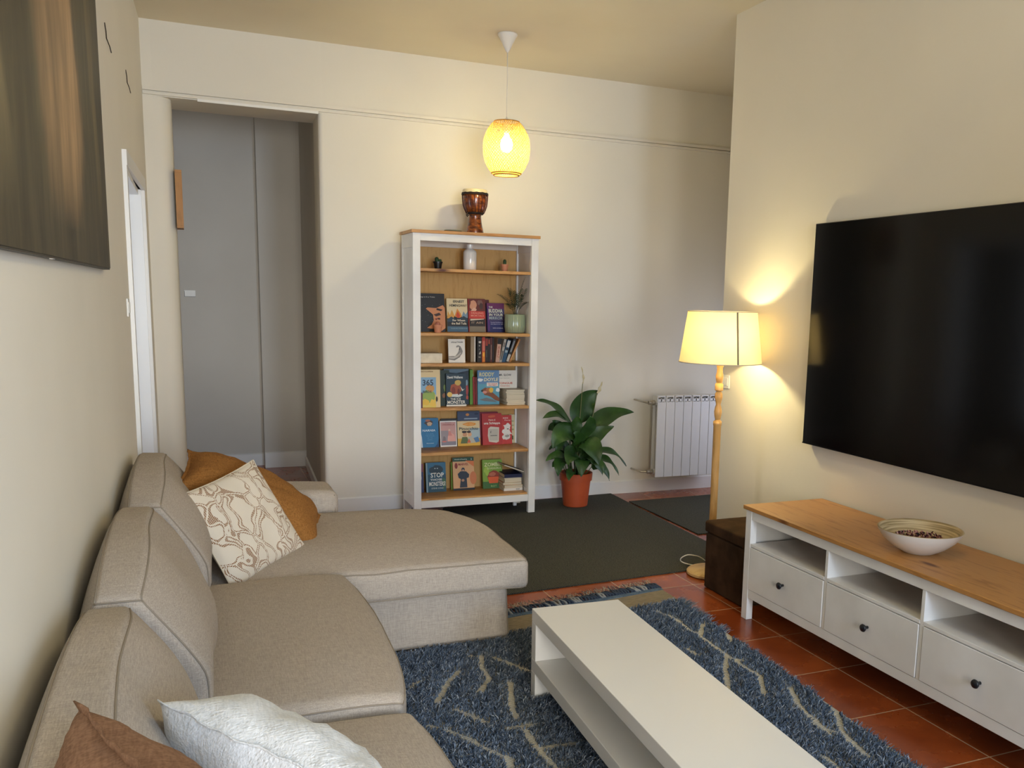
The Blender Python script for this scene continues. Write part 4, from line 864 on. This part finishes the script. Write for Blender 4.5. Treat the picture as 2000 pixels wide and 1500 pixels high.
cl = thing('added_ceiling_light', 'round flush ceiling light added out of view for warm fill', 'lamp', (0, -4.6, ZC))  # unseen lamp body added to go with the warm fill
MB().lathe([(.11, -.0005), (.115, -.02), (.10, -.028)], n=32).build('mount', M['wplastic'], cl, smooth=True, angle=.6); MB().lathe([(.098, -.0285), (.085, -.055), (.05, -.075), (0, -.082)], n=32).build('diffuser', mat('glow_glass', 'fff3d8', .4, emit='ffe2a8', es=3), cl, smooth=True)
# ------------------------------------------------------------------ floor lamp
fl = thing('floor_lamp', 'turned pine floor lamp with cream drum shade, lit beside the ottoman', 'lamp', (1.335, -2.08, .0005))
fw_ = wood('lamp_pine', 'c79a5c', 'b08448', 'z', .4, knots=False)
MB().lathe([(0, 0), (.128, 0), (.137, .006), (.137, .018), (.130, .026), (.120, .030), (.060, .036), (.024, .042), (.020, .05)], n=48).build('base', wood('lamp_base_pine', 'c9a871', 'b8935a', 'x', .4, knots=False), fl, smooth=True, angle=.7)
prof = [(.020, .035), (.0215, .60), (.0215, .86), (.024, .865), (.024, .885), (.014, .895), (.020, .92), (.022, .94), (.018, .965), (.013, .98), (.017, 1.0), (.022, 1.02), (.021, 1.04), (.014, 1.055), (.023, 1.06), (.023, 1.095), (.016, 1.103), (.020, 1.12), (.022, 1.14), (.016, 1.165), (.017, 1.175), (.015, 1.18), (.021, 1.20), (.019, 1.225), (.010, 1.25), (.010, 1.30)]
MB().lathe(prof, n=28).build('pole', fw_, fl, smooth=True, angle=.8)
MB().lathe([(.016, 1.30), (.018, 1.305), (.018, 1.345), (.012, 1.35)], n=20).build('lamp_holder', M['wplastic'], fl, smooth=True)
MB().lathe([(.010, 1.35), (.020, 1.365), (.029, 1.39), (.026, 1.412), (.012, 1.426), (0, 1.428)], n=20).build('bulb', M['bulb'], fl, smooth=True)
lam = mat('lamp_shade_fabric', 'e6d9bc', .9, .1); t_, b_ = nt(lam)
tr = N(t_, 'ShaderNodeBsdfTranslucent'); tr.inputs[0].default_value = lin('e8cf98'); mxs = N(t_, 'ShaderNodeMixShader'); mxs.inputs[0].default_value = .22
t_.links.new(b_.outputs[0], mxs.inputs[1]); t_.links.new(tr.outputs[0], mxs.inputs[2]); t_.links.new(mxs.outputs[0], t_.nodes['Material Output'].inputs[0])
nz = N(t_, 'ShaderNodeTexNoise', Scale=120, Detail=3); t_.links.new(coords(t_, (.3, .3, 2)), nz.inputs[0]); bump(t_, b_, nz.outputs[0], .2, .001)
b = MB(); b.lathe([(.228, 1.215), (.190, 1.495)], n=72, cap0=False, cap1=False); shd = b.build('lamp_shade', lam, fl, smooth=True)
b = MB(); b.tube([(.229*cos(a*pi/36), .229*sin(a*pi/36), 1.216) for a in range(72)], .0028, 6, closed=True); b.build('shade_rim', mat('shade_tape', 'd8ccb0', .8), fl, smooth=True)
b = MB(); b.tube([(.190*cos(a*pi/36), .190*sin(a*pi/36), 1.495) for a in range(72)], .0028, 6, closed=True); b.build('shade_rim', mat('shade_tape', 'd8ccb0', .8), fl, smooth=True)
aa = math.atan2(-4.3, -2.65)+.42
b = MB(); vs = []
for s in (0, 1):
    for d in (-.035, .035): r = (.2295, .1915)[s]; z_ = (1.217, 1.493)[s]; dd = d*(.8 if s else .66); vs.append((r*cos(aa+dd), r*sin(aa+dd), z_))
b.add(vs, [(0, 1, 3, 2)]); b.build('shade_seam', mat('shade_seam_tape', '8d8268', .9), fl)
b = MB(); b.tube([(0, 0, 1.34), (.185, .03, 1.485)], .002, 5); b.tube([(0, 0, 1.34), (-.12, .14, 1.485)], .002, 5); b.tube([(0, 0, 1.34), (-.07, -.17, 1.485)], .002, 5); b.build('shade_carrier', M['cord'], fl)
cpts = [(.06, .07, .03), (.04, .12, .012), (-.03, .165, .010), (-.085, .185, .028), (-.10, .17, .055), (-.07, .15, .078), (-.02, .15, .07), (.03, .17, .05), (.09, .17, .015), (.2, .18, .004)]
def smooth_path(p, k=6):
    p = [Vector(v) for v in p]; o = []
    for i in range(len(p)-1):
        a, b2, c, d = p[max(i-1, 0)], p[i], p[i+1], p[min(i+2, len(p)-1)]
        for q in range(k): t = q/k; o.append(.5*((2*b2)+(c-a)*t+(2*a-5*b2+4*c-d)*t*t+(3*b2-a-3*c+d)*t**3))
    return o+[p[-1]]
b = MB(); b.tube(smooth_path(cpts), .0032, 7); b.build('power_cord', M['cord'], fl, smooth=True)

# ------------------------------------------------------------------ ottoman
ot = thing('ottoman', 'dark brown suede storage cube between floor lamp and TV bench', 'ottoman', (1.362, -2.455, .0005))
vs, fs = rbox([.186, .186, .154], .012, 3, (6, 6, 6)); b = MB(); b.add([v+Vector((0, 0, .155)) for v in vs], fs); b.build('box_body', M['suede'], ot, smooth=True)
def lidf(p):
    if p.z > 0: p.z += .008*(1-(p.x/.19)**2)*(1-(p.y/.19)**2)
    return p
vs, fs = rbox([.192, .192, .032], .014, 3, (10, 10, 2), lidf); b = MB(); b.add([v+Vector((0, 0, .343)) for v in vs], fs); b.build('lid', M['suede'], ot, smooth=True)

# ------------------------------------------------------------------ TV bench
tb = thing('tv_bench', 'long white TV bench with pine top, open niches and three drawers', 'tv bench', (1.104, -2.756, .0005))
def T(x0, x1, y0, y1, z0, z1, name, m=None, r=.0014, par=None): return MB().box(x0, x1, y0, y1, z0, z1, r=r).build(name, m or M['stain'], par or tb)
DP = .45; LN = 1.81
T(-.012, .462, -LN-.012, .012, .5505, .570, 'top', M['pine'], .003)
for x0, x1 in ((0, .035), (DP-.035, DP)):
    for y0, y1 in ((-.045, 0), (-LN, -LN+.045)): T(x0, x1, y0, y1, 0, .550, 'leg')
T(.002, .022, -LN+.0455, -.0455, .505, .550, 'top_rail'); T(.002, .022, -LN+.0455, -.0455, .113, .155, 'bottom_rail')
ys = [-.045, -.613, -.631, -1.179, -1.197, -LN+.045]; ys = [-.045, -.6135, -.6315, -1.1785, -1.1965, -LN+.045]
for a, c in ((-.6315, -.6135), (-1.1965, -1.1785)): T(.003, DP-.02, a, c, .1555, .5045, 'divider')
T(.0355, DP-.0355, -.014, -.004, .12, .550, 'side_panel'); T(.0355, DP-.0355, -LN+.004, -LN+.014, .12, .550, 'side_panel')
T(DP-.012, DP-.004, -LN+.0455, -.0455, .12, .549, 'back_panel', M['inner'])
T(.023, DP-.013, -LN+.046, -.046, .140, .152, 'bottom_panel')
G2 = None
for (y1, y0) in ((ys[0], ys[1]), (ys[2], ys[3]), (ys[4], ys[5])):
    T(.002, DP-.013, y0+.001, y1-.001, .371, .386, 'shelf')
    T(-.0, .016, y0+.0035, y1-.0035, .1575, .3675, 'drawer'); dr = bpy.context.scene.collection.objects[-1]
    dr = [o for o in tb.children if o.name.startswith('drawer')][-1]
    MB().lathe([(.006, 0), (.006, .012), (.013, .018), (.0165, .024), (.0145, .029), (0, .031)], n=24).xf(Matrix.Translation((0, (y0+y1)/2, .262)) @ Matrix.Rotation(-pi/2, 4, 'Y')).build('knob', M['knob'], dr, smooth=True)

# ------------------------------------------------------------------ bowl with potpourri
bo = thing('bowl', 'white bowl with ringed bamboo inside on the TV bench', 'bowl', (1.300, -3.70, .5707))
outp = [(0, 0), (.060, 0), (.066, .003), (.105, .025), (.140, .055), (.158, .080), (.1655, .096)]
b = MB(); b.lathe(outp, n=64, cap1=False); b.build('outer_shell', mat('white_bowl', 'ddd5c9', .3), bo, smooth=True)
bb_ = mat('coiled_bamboo', 'bda67c', .4); t_, q_ = nt(bb_); c_ = coords(t_); wv = N(t_, 'ShaderNodeTexNoise', Scale=1, Detail=3)
sp_ = t_.nodes.new('ShaderNodeSeparateXYZ'); t_.links.new(c_, sp_.inputs[0]); cm = t_.nodes.new('ShaderNodeCombineXYZ'); ml = N(t_, 'ShaderNodeMath', operation='MULTIPLY'); ml.inputs[1].default_value = 170; t_.links.new(sp_.outputs[2], ml.inputs[0]); t_.links.new(ml.outputs[0], cm.inputs[2])
for i_ in (0, 1):
    m_ = N(t_, 'ShaderNodeMath', operation='MULTIPLY'); m_.inputs[1].default_value = 5; t_.links.new(sp_.outputs[i_], m_.inputs[0]); t_.links.new(m_.outputs[0], cm.inputs[i_])
t_.links.new(cm.outputs[0], wv.inputs[0]); r_ = ramp(t_, wv.outputs[0], [(.38, '8f7a52'), (.5, 'b8a078'), (.62, 'cdb88e')]); t_.links.new(r_.outputs[0], q_.inputs['Base Color'])
b = MB(); b.lathe([(.1655, .096), (.162, .098), (.1585, .094), (.152, .080), (.134, .057), (.100, .030), (.062, .010), (0, .008)], n=64, cap0=False); b.build('bamboo_lining', bb_, bo, smooth=True)
b = MB(); rnd = random.Random(4)
for i in range(420):
    a = rnd.uniform(0, 2*pi); rr = .088*sqrt(rnd.random()); z_ = .034+.022*(rr/.09)**2+rnd.random()*.020*(1-rr/.12); s = rnd.uniform(.004, .010)
    rm = Euler((rnd.uniform(0, 6), rnd.uniform(0, 6), rnd.uniform(0, 6))).to_matrix(); c = Vector((rr*cos(a), rr*sin(a), z_+.006))
    b.add([c+rm @ Vector(p) for p in ((-s, -s*.5, 0), (0, -s*.6, s*.3), (s, 0, 0), (0, s*.6, s*.3), (-s*.8, s*.4, 0), (0, 0, -s*.25))], [(0, 1, 5), (1, 2, 5), (2, 3, 5), (3, 4, 5), (4, 0, 5)], rnd.choice((0, 0, 1, 1, 2, 3)))
po = b.build('potpourri', [mat('petal_pink', 'b5786c', .8), mat('petal_plum', '4a1c1c', .8), mat('petal_dark', '241614', .8), mat('petal_rose', 'c99a8c', .8)]); po.location = bo.location; tag(po, 'pink and dark dried petals inside the white bowl', 'potpourri', kind='stuff')

# ------------------------------------------------------------------ television
tv = thing('television', 'large black flat TV mounted on the right wall above the TV bench', 'television', (1.55, -3.535, 1.39))
MB().box(-.012, .018, -.945, .945, -.555, .555, r=.003).build('tv_housing', M['black'], tv)
MB().box(-.0135, -.0122, -.941, .941, -.549, .551).build('screen', M['screen'], tv)
MB().box(-.0145, -.0125, -.945, .945, -.555, -.549).build('bottom_bezel', mat('dark_metal_bezel', '1e1f22', .25, metal=.7), tv)
MB().box(.018, .0295, -.25, .25, -.2, .2).build('wall_bracket', M['black'], tv)

wd = thing('shadow_cabinet', 'tall white cabinet added out of view to shade the wall above the TV', 'shadow_cabinet', (1.315, -6.4, .0005))  # unseen cabinet added to cast the shadow above the TV
MB().box(-.24, .26, -1.0, 1.0, .06, 2.25, r=.004).build('carcass', M['white'], wd); MB().box(-.22, .26, -.99, .99, 0, .06).build('plinth', M['white'], wd)
for y0 in (-.997, .003):
    dd = MB().box(-.262, -.2405, y0, y0+.994, .07, 2.24, r=.003).build('door', M['white'], wd); MB().box(-.275, -.262, y0+(.9 if y0 < 0 else .08), y0+(.915 if y0 < 0 else .095), 1.0, 1.2, r=.003).build('handle', M['knob'], dd)
# ------------------------------------------------------------------ socket behind the lamp, switches
def plate(name, label, cat, loc, rz, w_, h_, t_=.008, rock=1, dark=False):
    o = thing(name, label, cat, loc, rz)
    MB().box(-w_/2, w_/2, -t_, 0, -h_/2, h_/2, r=.0025).build('cover_plate', M['wplastic'], o)
    for i in range(rock):
        x = -w_/2+w_*(i+.5)/rock; MB().box(x-w_/rock*.32, x+w_/rock*.32, -t_-.003, -t_+.001, -h_*.30, h_*.30, r=.001).build('rocker', M['wplastic'], o)
    return o
plate('wall_switch', 'white wall switch on the right wall just behind the floor lamp pole', 'switch', (XR-.0005, -1.768, 1.078), -pi/2, .075, .080)
la = math.atan(.026)
plate('wall_switch', 'white double switch on the left wall before the doorway', 'switch', (lw(-1.72)+.0005, -1.72, 1.452), pi/2-la, .075, .082, rock=1)
plate('wall_switch', 'small three-module switch plate on the hall wall', 'switch', (-1.337, 2.1395, 1.512), 0, .088, .055, rock=3)
b = MB(); b.box(-.044, .044, -.0095, -.0085, -.0275, -.0245); b.box(-.044, -.0415, -.0095, -.0085, -.0275, .02); sw = [o for o in bpy.data.objects if o.name.startswith('wall_switch')][-1]
b.build('dark_edge', M['black'], sw)

# ------------------------------------------------------------------ left wall hangings
pa = thing('painting', 'large dark olive painting of brown tree-like forms, high on the left wall', 'painting', (lw(-3.8)+.003, -3.8, 2.35), -la)
def paint_mat():
    m = mat('painting_canvas', '4a3c28', .5, .3); t, b = nt(m); co = coords(t, (1, 1, .22)); co2 = coords(t, (1, 1, 1))
    n = N(t, 'ShaderNodeTexNoise', Scale=5, Detail=8, Roughness=.65, Distortion=.8); t.links.new(co, n.inputs[0])
    r = ramp(t, n.outputs[0], [(.30, '241f14'), (.45, '3e3726'), (.58, '534a34'), (.75, '756848')])
    # pale trunk shapes: bands along the canvas length, bent by noise
    sx = t.nodes.new('ShaderNodeSeparateXYZ'); t.links.new(co2, sx.inputs[0]); nb = N(t, 'ShaderNodeTexNoise', Scale=1.4, Detail=3); t.links.new(co2, nb.inputs[0])
    def band(c, w_, k=.55):
        a = N(t, 'ShaderNodeMath', operation='SUBTRACT'); t.links.new(nb.outputs[0], a.inputs[0]); a.inputs[1].default_value = .5
        m1 = N(t, 'ShaderNodeMath', operation='MULTIPLY_ADD'); t.links.new(a.outputs[0], m1.inputs[0]); m1.inputs[1].default_value = k; t.links.new(sx.outputs[1], m1.inputs[2])
        s = N(t, 'ShaderNodeMath', operation='SUBTRACT'); t.links.new(m1.outputs[0], s.inputs[0]); s.inputs[1].default_value = c
        ab = N(t, 'ShaderNodeMath', operation='ABSOLUTE'); t.links.new(s.outputs[0], ab.inputs[0])
        mr = N(t, 'ShaderNodeMapRange'); t.links.new(ab.outputs[0], mr.inputs[0]); mr.inputs[1].default_value = w_*.6; mr.inputs[2].default_value = w_; mr.inputs[3].default_value = 1; mr.inputs[4].default_value = 0; return mr.outputs[0]
    # fade toward the lower edge
    mz = N(t, 'ShaderNodeMapRange'); t.links.new(sx.outputs[2], mz.inputs[0]); mz.inputs[1].default_value = -.66; mz.inputs[2].default_value = -.42
    cur = r.outputs[0]
    for c, w_, colr in ((.20, .36, 'a88660'), (.34, .16, 'b8946a'), (.90, .08, '645a3c'), (-.62, .10, '7c7050'), (-.30, .05, '3a3322')):
        f = band(c, w_); mu = N(t, 'ShaderNodeMath', operation='MULTIPLY'); t.links.new(f, mu.inputs[0]); t.links.new(mz.outputs[0], mu.inputs[1])
        m2 = N(t, 'ShaderNodeMath', operation='MULTIPLY'); t.links.new(mu.outputs[0], m2.inputs[0]); m2.inputs[1].default_value = .85
        mx = N(t, 'ShaderNodeMix', data_type='RGBA'); t.links.new(m2.outputs[0], mx.inputs[0]); t.links.new(cur, mx.inputs[6]); mx.inputs[7].default_value = lin(colr); cur = mx.outputs[2]
    n4 = N(t, 'ShaderNodeTexNoise', Scale=16, Detail=6); t.links.new(co, n4.inputs[0]); r4 = ramp(t, n4.outputs[0], [(.3, .35), (.7, 1.0)])
    mf = N(t, 'ShaderNodeMix', data_type='RGBA', blend_type='MULTIPLY'); mf.inputs[0].default_value = .75; t.links.new(cur, mf.inputs[6]); t.links.new(r4.outputs[0], mf.inputs[7])
    t.links.new(mf.outputs[2], b.inputs['Base Color']); return m
MB().box(.0, .020, -1.25, 1.19, -.747, .80).build('edge_frame', mat('dark_frame_edge', '26221c', .5), pa)
MB().box(.0202, .0225, -1.245, 1.185, -.742, .795).build('canvas', paint_mat(), pa)
MB().box(.010, .018, -.06, -.03, -.7485, -.7465).build('indicator', mat('pale_marker', 'd8d4cc', .4), pa)
hk = mat('hook_dark_metal', '3a2e22', .5, metal=.5)
for (y, z, l) in ((-2.05, 2.56, 'bent wire wall hook nearest the painting, left wall'), (-1.10, 2.58, 'bent wire wall hook on the left wall near the corner')):
    o = thing('wall_hook', l, 'hook', (lw(y), y, z)); MB().tube([(.001, 0, .035), (.004, .01, .005), (.004, .02, -.02), (.010, .09, -.035), (.012, .14, -.048)], .0022, 5).build('wire', hk, o, smooth=True)
# small wooden frame on the passage reveal
pf = thing('picture_frame', 'small deep wooden frame seen edge-on inside the passage opening', 'picture frame', (-1.4015, .20, 2.11))
ow = wood('oak_frame', 'b07c40', '96642e', 'z', .5, knots=False)
for a in ((-.10, .10, .165, .18), (-.10, .10, -.18, -.165)): MB().box(.002, .042, a[0], a[1], a[2], a[3]).build('frame_rail', ow, pf)
for a in ((-.10, -.085), (.085, .10)): MB().box(.002, .042, a[0], a[1], -.1645, .1645).build('frame_stile', ow, pf)
MB().box(.012, .016, -.085, .085, -.165, .165).build('print', cmat('6a5a48'), pf)
# ------------------------------------------------------------------ radiator
ra = thing('radiator', 'white aluminium column radiator on the back wall right of the plant', 'radiator', (1.985, -.04, 0))
for i in range(8):
    x = i*.079; b = MB(); b.box(x+.0012, x+.0778, -.098, -.090, .160, .762, r=.003); b.box(x+.0355, x+.0435, -.090, -.012, .175, .79)
    b.box(x+.008, x+.071, -.012, -.006, .19, .77); b.box(x+.004, x+.075, -.092, -.010, .800, .812, r=.004); b.box(x+.004, x+.012, -.090, -.014, .755, .802); b.box(x+.067, x+.075, -.090, -.014, .755, .802)
    b.box(x+.010, x+.070, -.090, -.087, .765, .785)
    for zc2 in (.20, .755): b.lathe([(.024, 0), (.024, .078)], (x+.0005, -.05, zc2), 16, axis='x')
    b.build('section', M['radi'], ra, smooth=False)
b = MB(); b.lathe([(.016, 0), (.016, .025), (.022, .027), (.022, .05), (.012, .055)], (-.055, -.05, .755), 16, axis='x'); b.tube([(-.06, -.05, .755), (-.085, -.03, .76), (-.09, .125, .762)], .008, 8); b.build('valve', mat('valve_nickel', 'b8b0a0', .3, metal=.6), ra, smooth=True, angle=.6)
b = MB(); b.lathe([(.016, 0), (.016, .025), (.020, .027), (.020, .045), (.012, .05)], (-.05, -.05, .20), 16, axis='x'); b.tube([(-.05, -.05, .20), (-.09, -.03, .20), (-.10, .125, .20)], .008, 8); b.build('valve', mat('valve_nickel', 'b8b0a0', .3, metal=.6), ra, smooth=True, angle=.6)
b = MB(); b.box(.07, .09, -.005, .125, .70, .74); b.box(.50, .52, -.005, .125, .70, .74); b.build('wall_bracket', M['radi'], ra)

# ------------------------------------------------------------------ peace lily
PX, PY, PZ = 1.262, -.235, .0085
pl2 = thing('peace_lily', 'big dark green leafy plant with pale spathes in an orange plastic pot beside the bookcase', 'plant', (PX, PY, PZ))
b = MB(); b.lathe([(.088, 0), (.092, .004), (.112, .195), (.122, .197), (.126, .252), (.122, .255), (.112, .25), (.108, .215), (0, .215)], n=48); b.build('pot', M['terra'], pl2, smooth=True, angle=.6)
b = MB(); b.lathe([(0, .225), (.11, .219)], n=32, cap1=False); b.build('soil', M['soil'], pl2)
lf = mat('leaf_green', '1f3a16', .42, .4); t_, b_ = nt(lf); nz = N(t_, 'ShaderNodeTexNoise', Scale=7, Detail=3); t_.links.new(coords(t_), nz.inputs[0]); r_ = ramp(t_, nz.outputs[0], [(.3, '1a3413'), (.7, '365a22')]); t_.links.new(r_.outputs[0], b_.inputs['Base Color'])
wv = N(t_, 'ShaderNodeTexWave', Scale=40); t_.links.new(coords(t_), wv.inputs[0]); bump(t_, b_, wv.outputs[0], .15, .002)
st = mat('petiole_green', '3d5a26', .5)
def leaf(base, mid, blade0, blade1, tip, width, normal=(0, -1, .5), fold=.25, nm='leaf', mats=None, seed=0):
    """petiole base->blade0, blade blade0->blade1->tip"""
    o = Vector((PX, PY, PZ)); B, Mi, A, C, Tp = [Vector(v)-o for v in (base, mid, blade0, blade1, tip)]
    b = MB(); b.tube([B*(1-t)**2+Mi*2*t*(1-t)+A*t*t for t in [i/8 for i in range(9)]], [.0045-.0022*i/8 for i in range(9)], 6, mi=1)
    n = 18; up = Vector(normal).normalized(); vs = []; W = (-1, -.8, -.4, 0, .4, .8, 1)
    for i in range(n+1):
        t = i/n; p = A*(1-t)**2+C*2*t*(1-t)+Tp*t*t; tg = ((C-A)*(1-t)+(Tp-C)*t).normalized(); sd = tg.cross(up)
        if sd.length < 1e-4: sd = tg.orthogonal()
        sd.normalize(); nn = sd.cross(tg).normalized()
        w_ = width/2*(sin(pi*min(1, t**.72))**.8)*(1-.25*t)*1.18 if 0 < t < 1 else .0008
        for a in W: vs.append(p+sd*a*w_+nn*(abs(a)**1.4*fold*w_+.004*sin(t*14+seed+a*2)*abs(a)))
    m = len(W); b.add(vs, [(i*m+j, i*m+j+1, (i+1)*m+j+1, (i+1)*m+j) for i in range(n) for j in range(m-1)], 0)
    b.build(nm, mats or [lf, st], pl2, smooth=True)
def q(px, pz, y=-.25): return (px, y, pz)
S = (PX, PY, .23)
def s_(dx=0, dy=0): return (PX+dx, PY+dy, .228)
LV = [
 (s_(-.03, 0), (1.20, -.24, .5), (1.215, -.25, .60), (1.08, -.27, .80), (.925, -.26, .815), .11, (.1, -.5, 1)),
 (s_(-.02, .03), (1.19, -.22, .5), (1.20, -.28, .62), (1.07, -.36, .76), (.945, -.34, .69), .10, (.0, -.6, 1)),
 (s_(.0, .02), (1.26, -.2, .5), (1.285, -.22, .62), (1.27, -.22, .80), (1.425, -.26, .875), .19, (.1, -1, .2)),
 (s_(.02, .0), (1.32, -.2, .48), (1.34, -.24, .54), (1.50, -.24, .74), (1.735, -.23, .700), .14, (-.2, -.8, .8)),
 (s_(-.03, -.02), (1.18, -.26, .42), (1.23, -.30, .53), (1.06, -.42, .66), (1.005, -.40, .475), .16, (-.3, -1, .7)),
 (s_(-.02, .02), (1.17, -.2, .45), (1.17, -.22, .56), (1.12, -.2, .63), (1.078, -.20, .655), .07, (-.3, -1, .3)),
 (s_(.0, -.03), (1.25, -.34, .45), (1.25, -.38, .50), (1.29, -.48, .52), (1.32, -.52, .36), .17, (.1, -1, .6)),
 (s_(-.04, -.02), (1.17, -.26, .34), (1.17, -.30, .38), (1.06, -.34, .45), (.975, -.34, .375), .08, (-.1, -.6, 1)),
 (s_(-.05, -.02), (1.14, -.28, .32), (1.15, -.30, .36), (1.07, -.36, .40), (1.060, -.38, .265), .10, (-.5, -.7, .6)),
 (s_(.04, -.02), (1.36, -.26, .34), (1.36, -.28, .40), (1.52, -.32, .48), (1.640, -.32, .300), .085, (.2, -.5, 1)),
 (s_(.04, .0), (1.36, -.26, .32), (1.38, -.28, .36), (1.50, -.32, .40), (1.580, -.32, .235), .085, (.3, -.6, 1)),
 (s_(.04, -.03), (1.34, -.3, .28), (1.35, -.32, .31), (1.42, -.38, .36), (1.465, -.40, .215), .10, (.5, -.8, .5)),
 (s_(.02, .03), (1.34, -.18, .4), (1.38, -.2, .46), (1.43, -.2, .49), (1.475, -.22, .487), .03, (.0, -.8, .5)),
 (s_(-.01, -.01), (1.22, -.28, .45), (1.20, -.30, .50), (1.22, -.32, .66), (1.23, -.34, .70), .10, (-.2, -1, .0)),
 (s_(.01, -.01), (1.30, -.28, .45), (1.29, -.30, .50), (1.33, -.34, .66), (1.31, -.36, .70), .12, (.2, -1, .1)),
 (s_(.02, -.01), (1.32, -.28, .42), (1.31, -.30, .48), (1.38, -.36, .58), (1.50, -.38, .62), .11, (.1, -.8, .7)),
 (s_(-.02, -.02), (1.22, -.3, .36), (1.21, -.33, .40), (1.14, -.42, .47), (1.10, -.46, .36), .13, (-.2, -1, .6)),
 (s_(.0, -.04), (1.25, -.33, .34), (1.24, -.37, .38), (1.21, -.46, .42), (1.20, -.48, .27), .12, (-.1, -1, .6)),
 (s_(.02, -.03), (1.3, -.33, .32), (1.31, -.36, .36), (1.36, -.44, .40), (1.38, -.46, .27), .10, (.2, -1, .6)),
 (s_(-.05, .0), (1.16, -.24, .28), (1.15, -.26, .32), (1.07, -.30, .36), (1.03, -.34, .33), .07, (-.2, -.7, .8)),
 (s_(.0, .05), (1.24, -.1, .4), (1.22, -.08, .48), (1.16, -.06, .62), (1.10, -.06, .56), .12, (-.1, -.8, .6)),
 (s_(.03, .05), (1.34, -.1, .4), (1.36, -.09, .46), (1.44, -.07, .58), (1.52, -.07, .50), .12, (.2, -.8, .6)),
 (s_(.0, .0), (1.25, -.26, .38), (1.25, -.28, .42), (1.24, -.33, .56), (1.17, -.38, .58), .12, (-.2, -1, .4)),
 (s_(.01, .0), (1.29, -.26, .36), (1.30, -.28, .40), (1.36, -.34, .50), (1.40, -.40, .44), .12, (.2, -1, .4)),
 (s_(-.03, -.04), (1.19, -.32, .27), (1.18, -.34, .30), (1.13, -.42, .30), (1.12, -.44, .24), .06, (-.2, -1, .6)),
]
for i, (a, m_, c0, c1, tp, wd, nr) in enumerate(LV): leaf(a, m_, c0, c1, tp, wd, nr, seed=i)
rnd = random.Random(21)
for i in range(14):
    a = rnd.uniform(0, 2*pi); h = rnd.uniform(.30, .5); r0 = rnd.uniform(.02, .05); r1 = rnd.uniform(.08, .16)
    c = lambda r, z: (PX+r*cos(a), PY+min(.24, r*sin(a)), z)
    leaf(c(r0, .228), c(r0*1.3, h*.7+.05), c(r0*2, h), c(r1, h+.10), c(r1+.07, h+.02), rnd.uniform(.08, .12), (cos(a)*-.2, -.7, .8), seed=i)
pale = mat('pale_spathe', 'c9bc94', .6)
for bs, md, c0, c1, tp, wd in ((s_(.0, 0), (1.27, -.26, .6), (1.285, -.27, .93), (1.287, -.28, .98), (1.272, -.27, 1.055), .020), (s_(.02, 0), (1.36, -.28, .6), (1.395, -.29, .86), (1.405, -.29, .89), (1.440, -.28, .945), .034)):
    leaf(bs, md, c0, c1, tp, wd, (.5, -1, 0), .5, 'spathe', [pale, mat('flower_stalk', '6a6a3c', .6)])
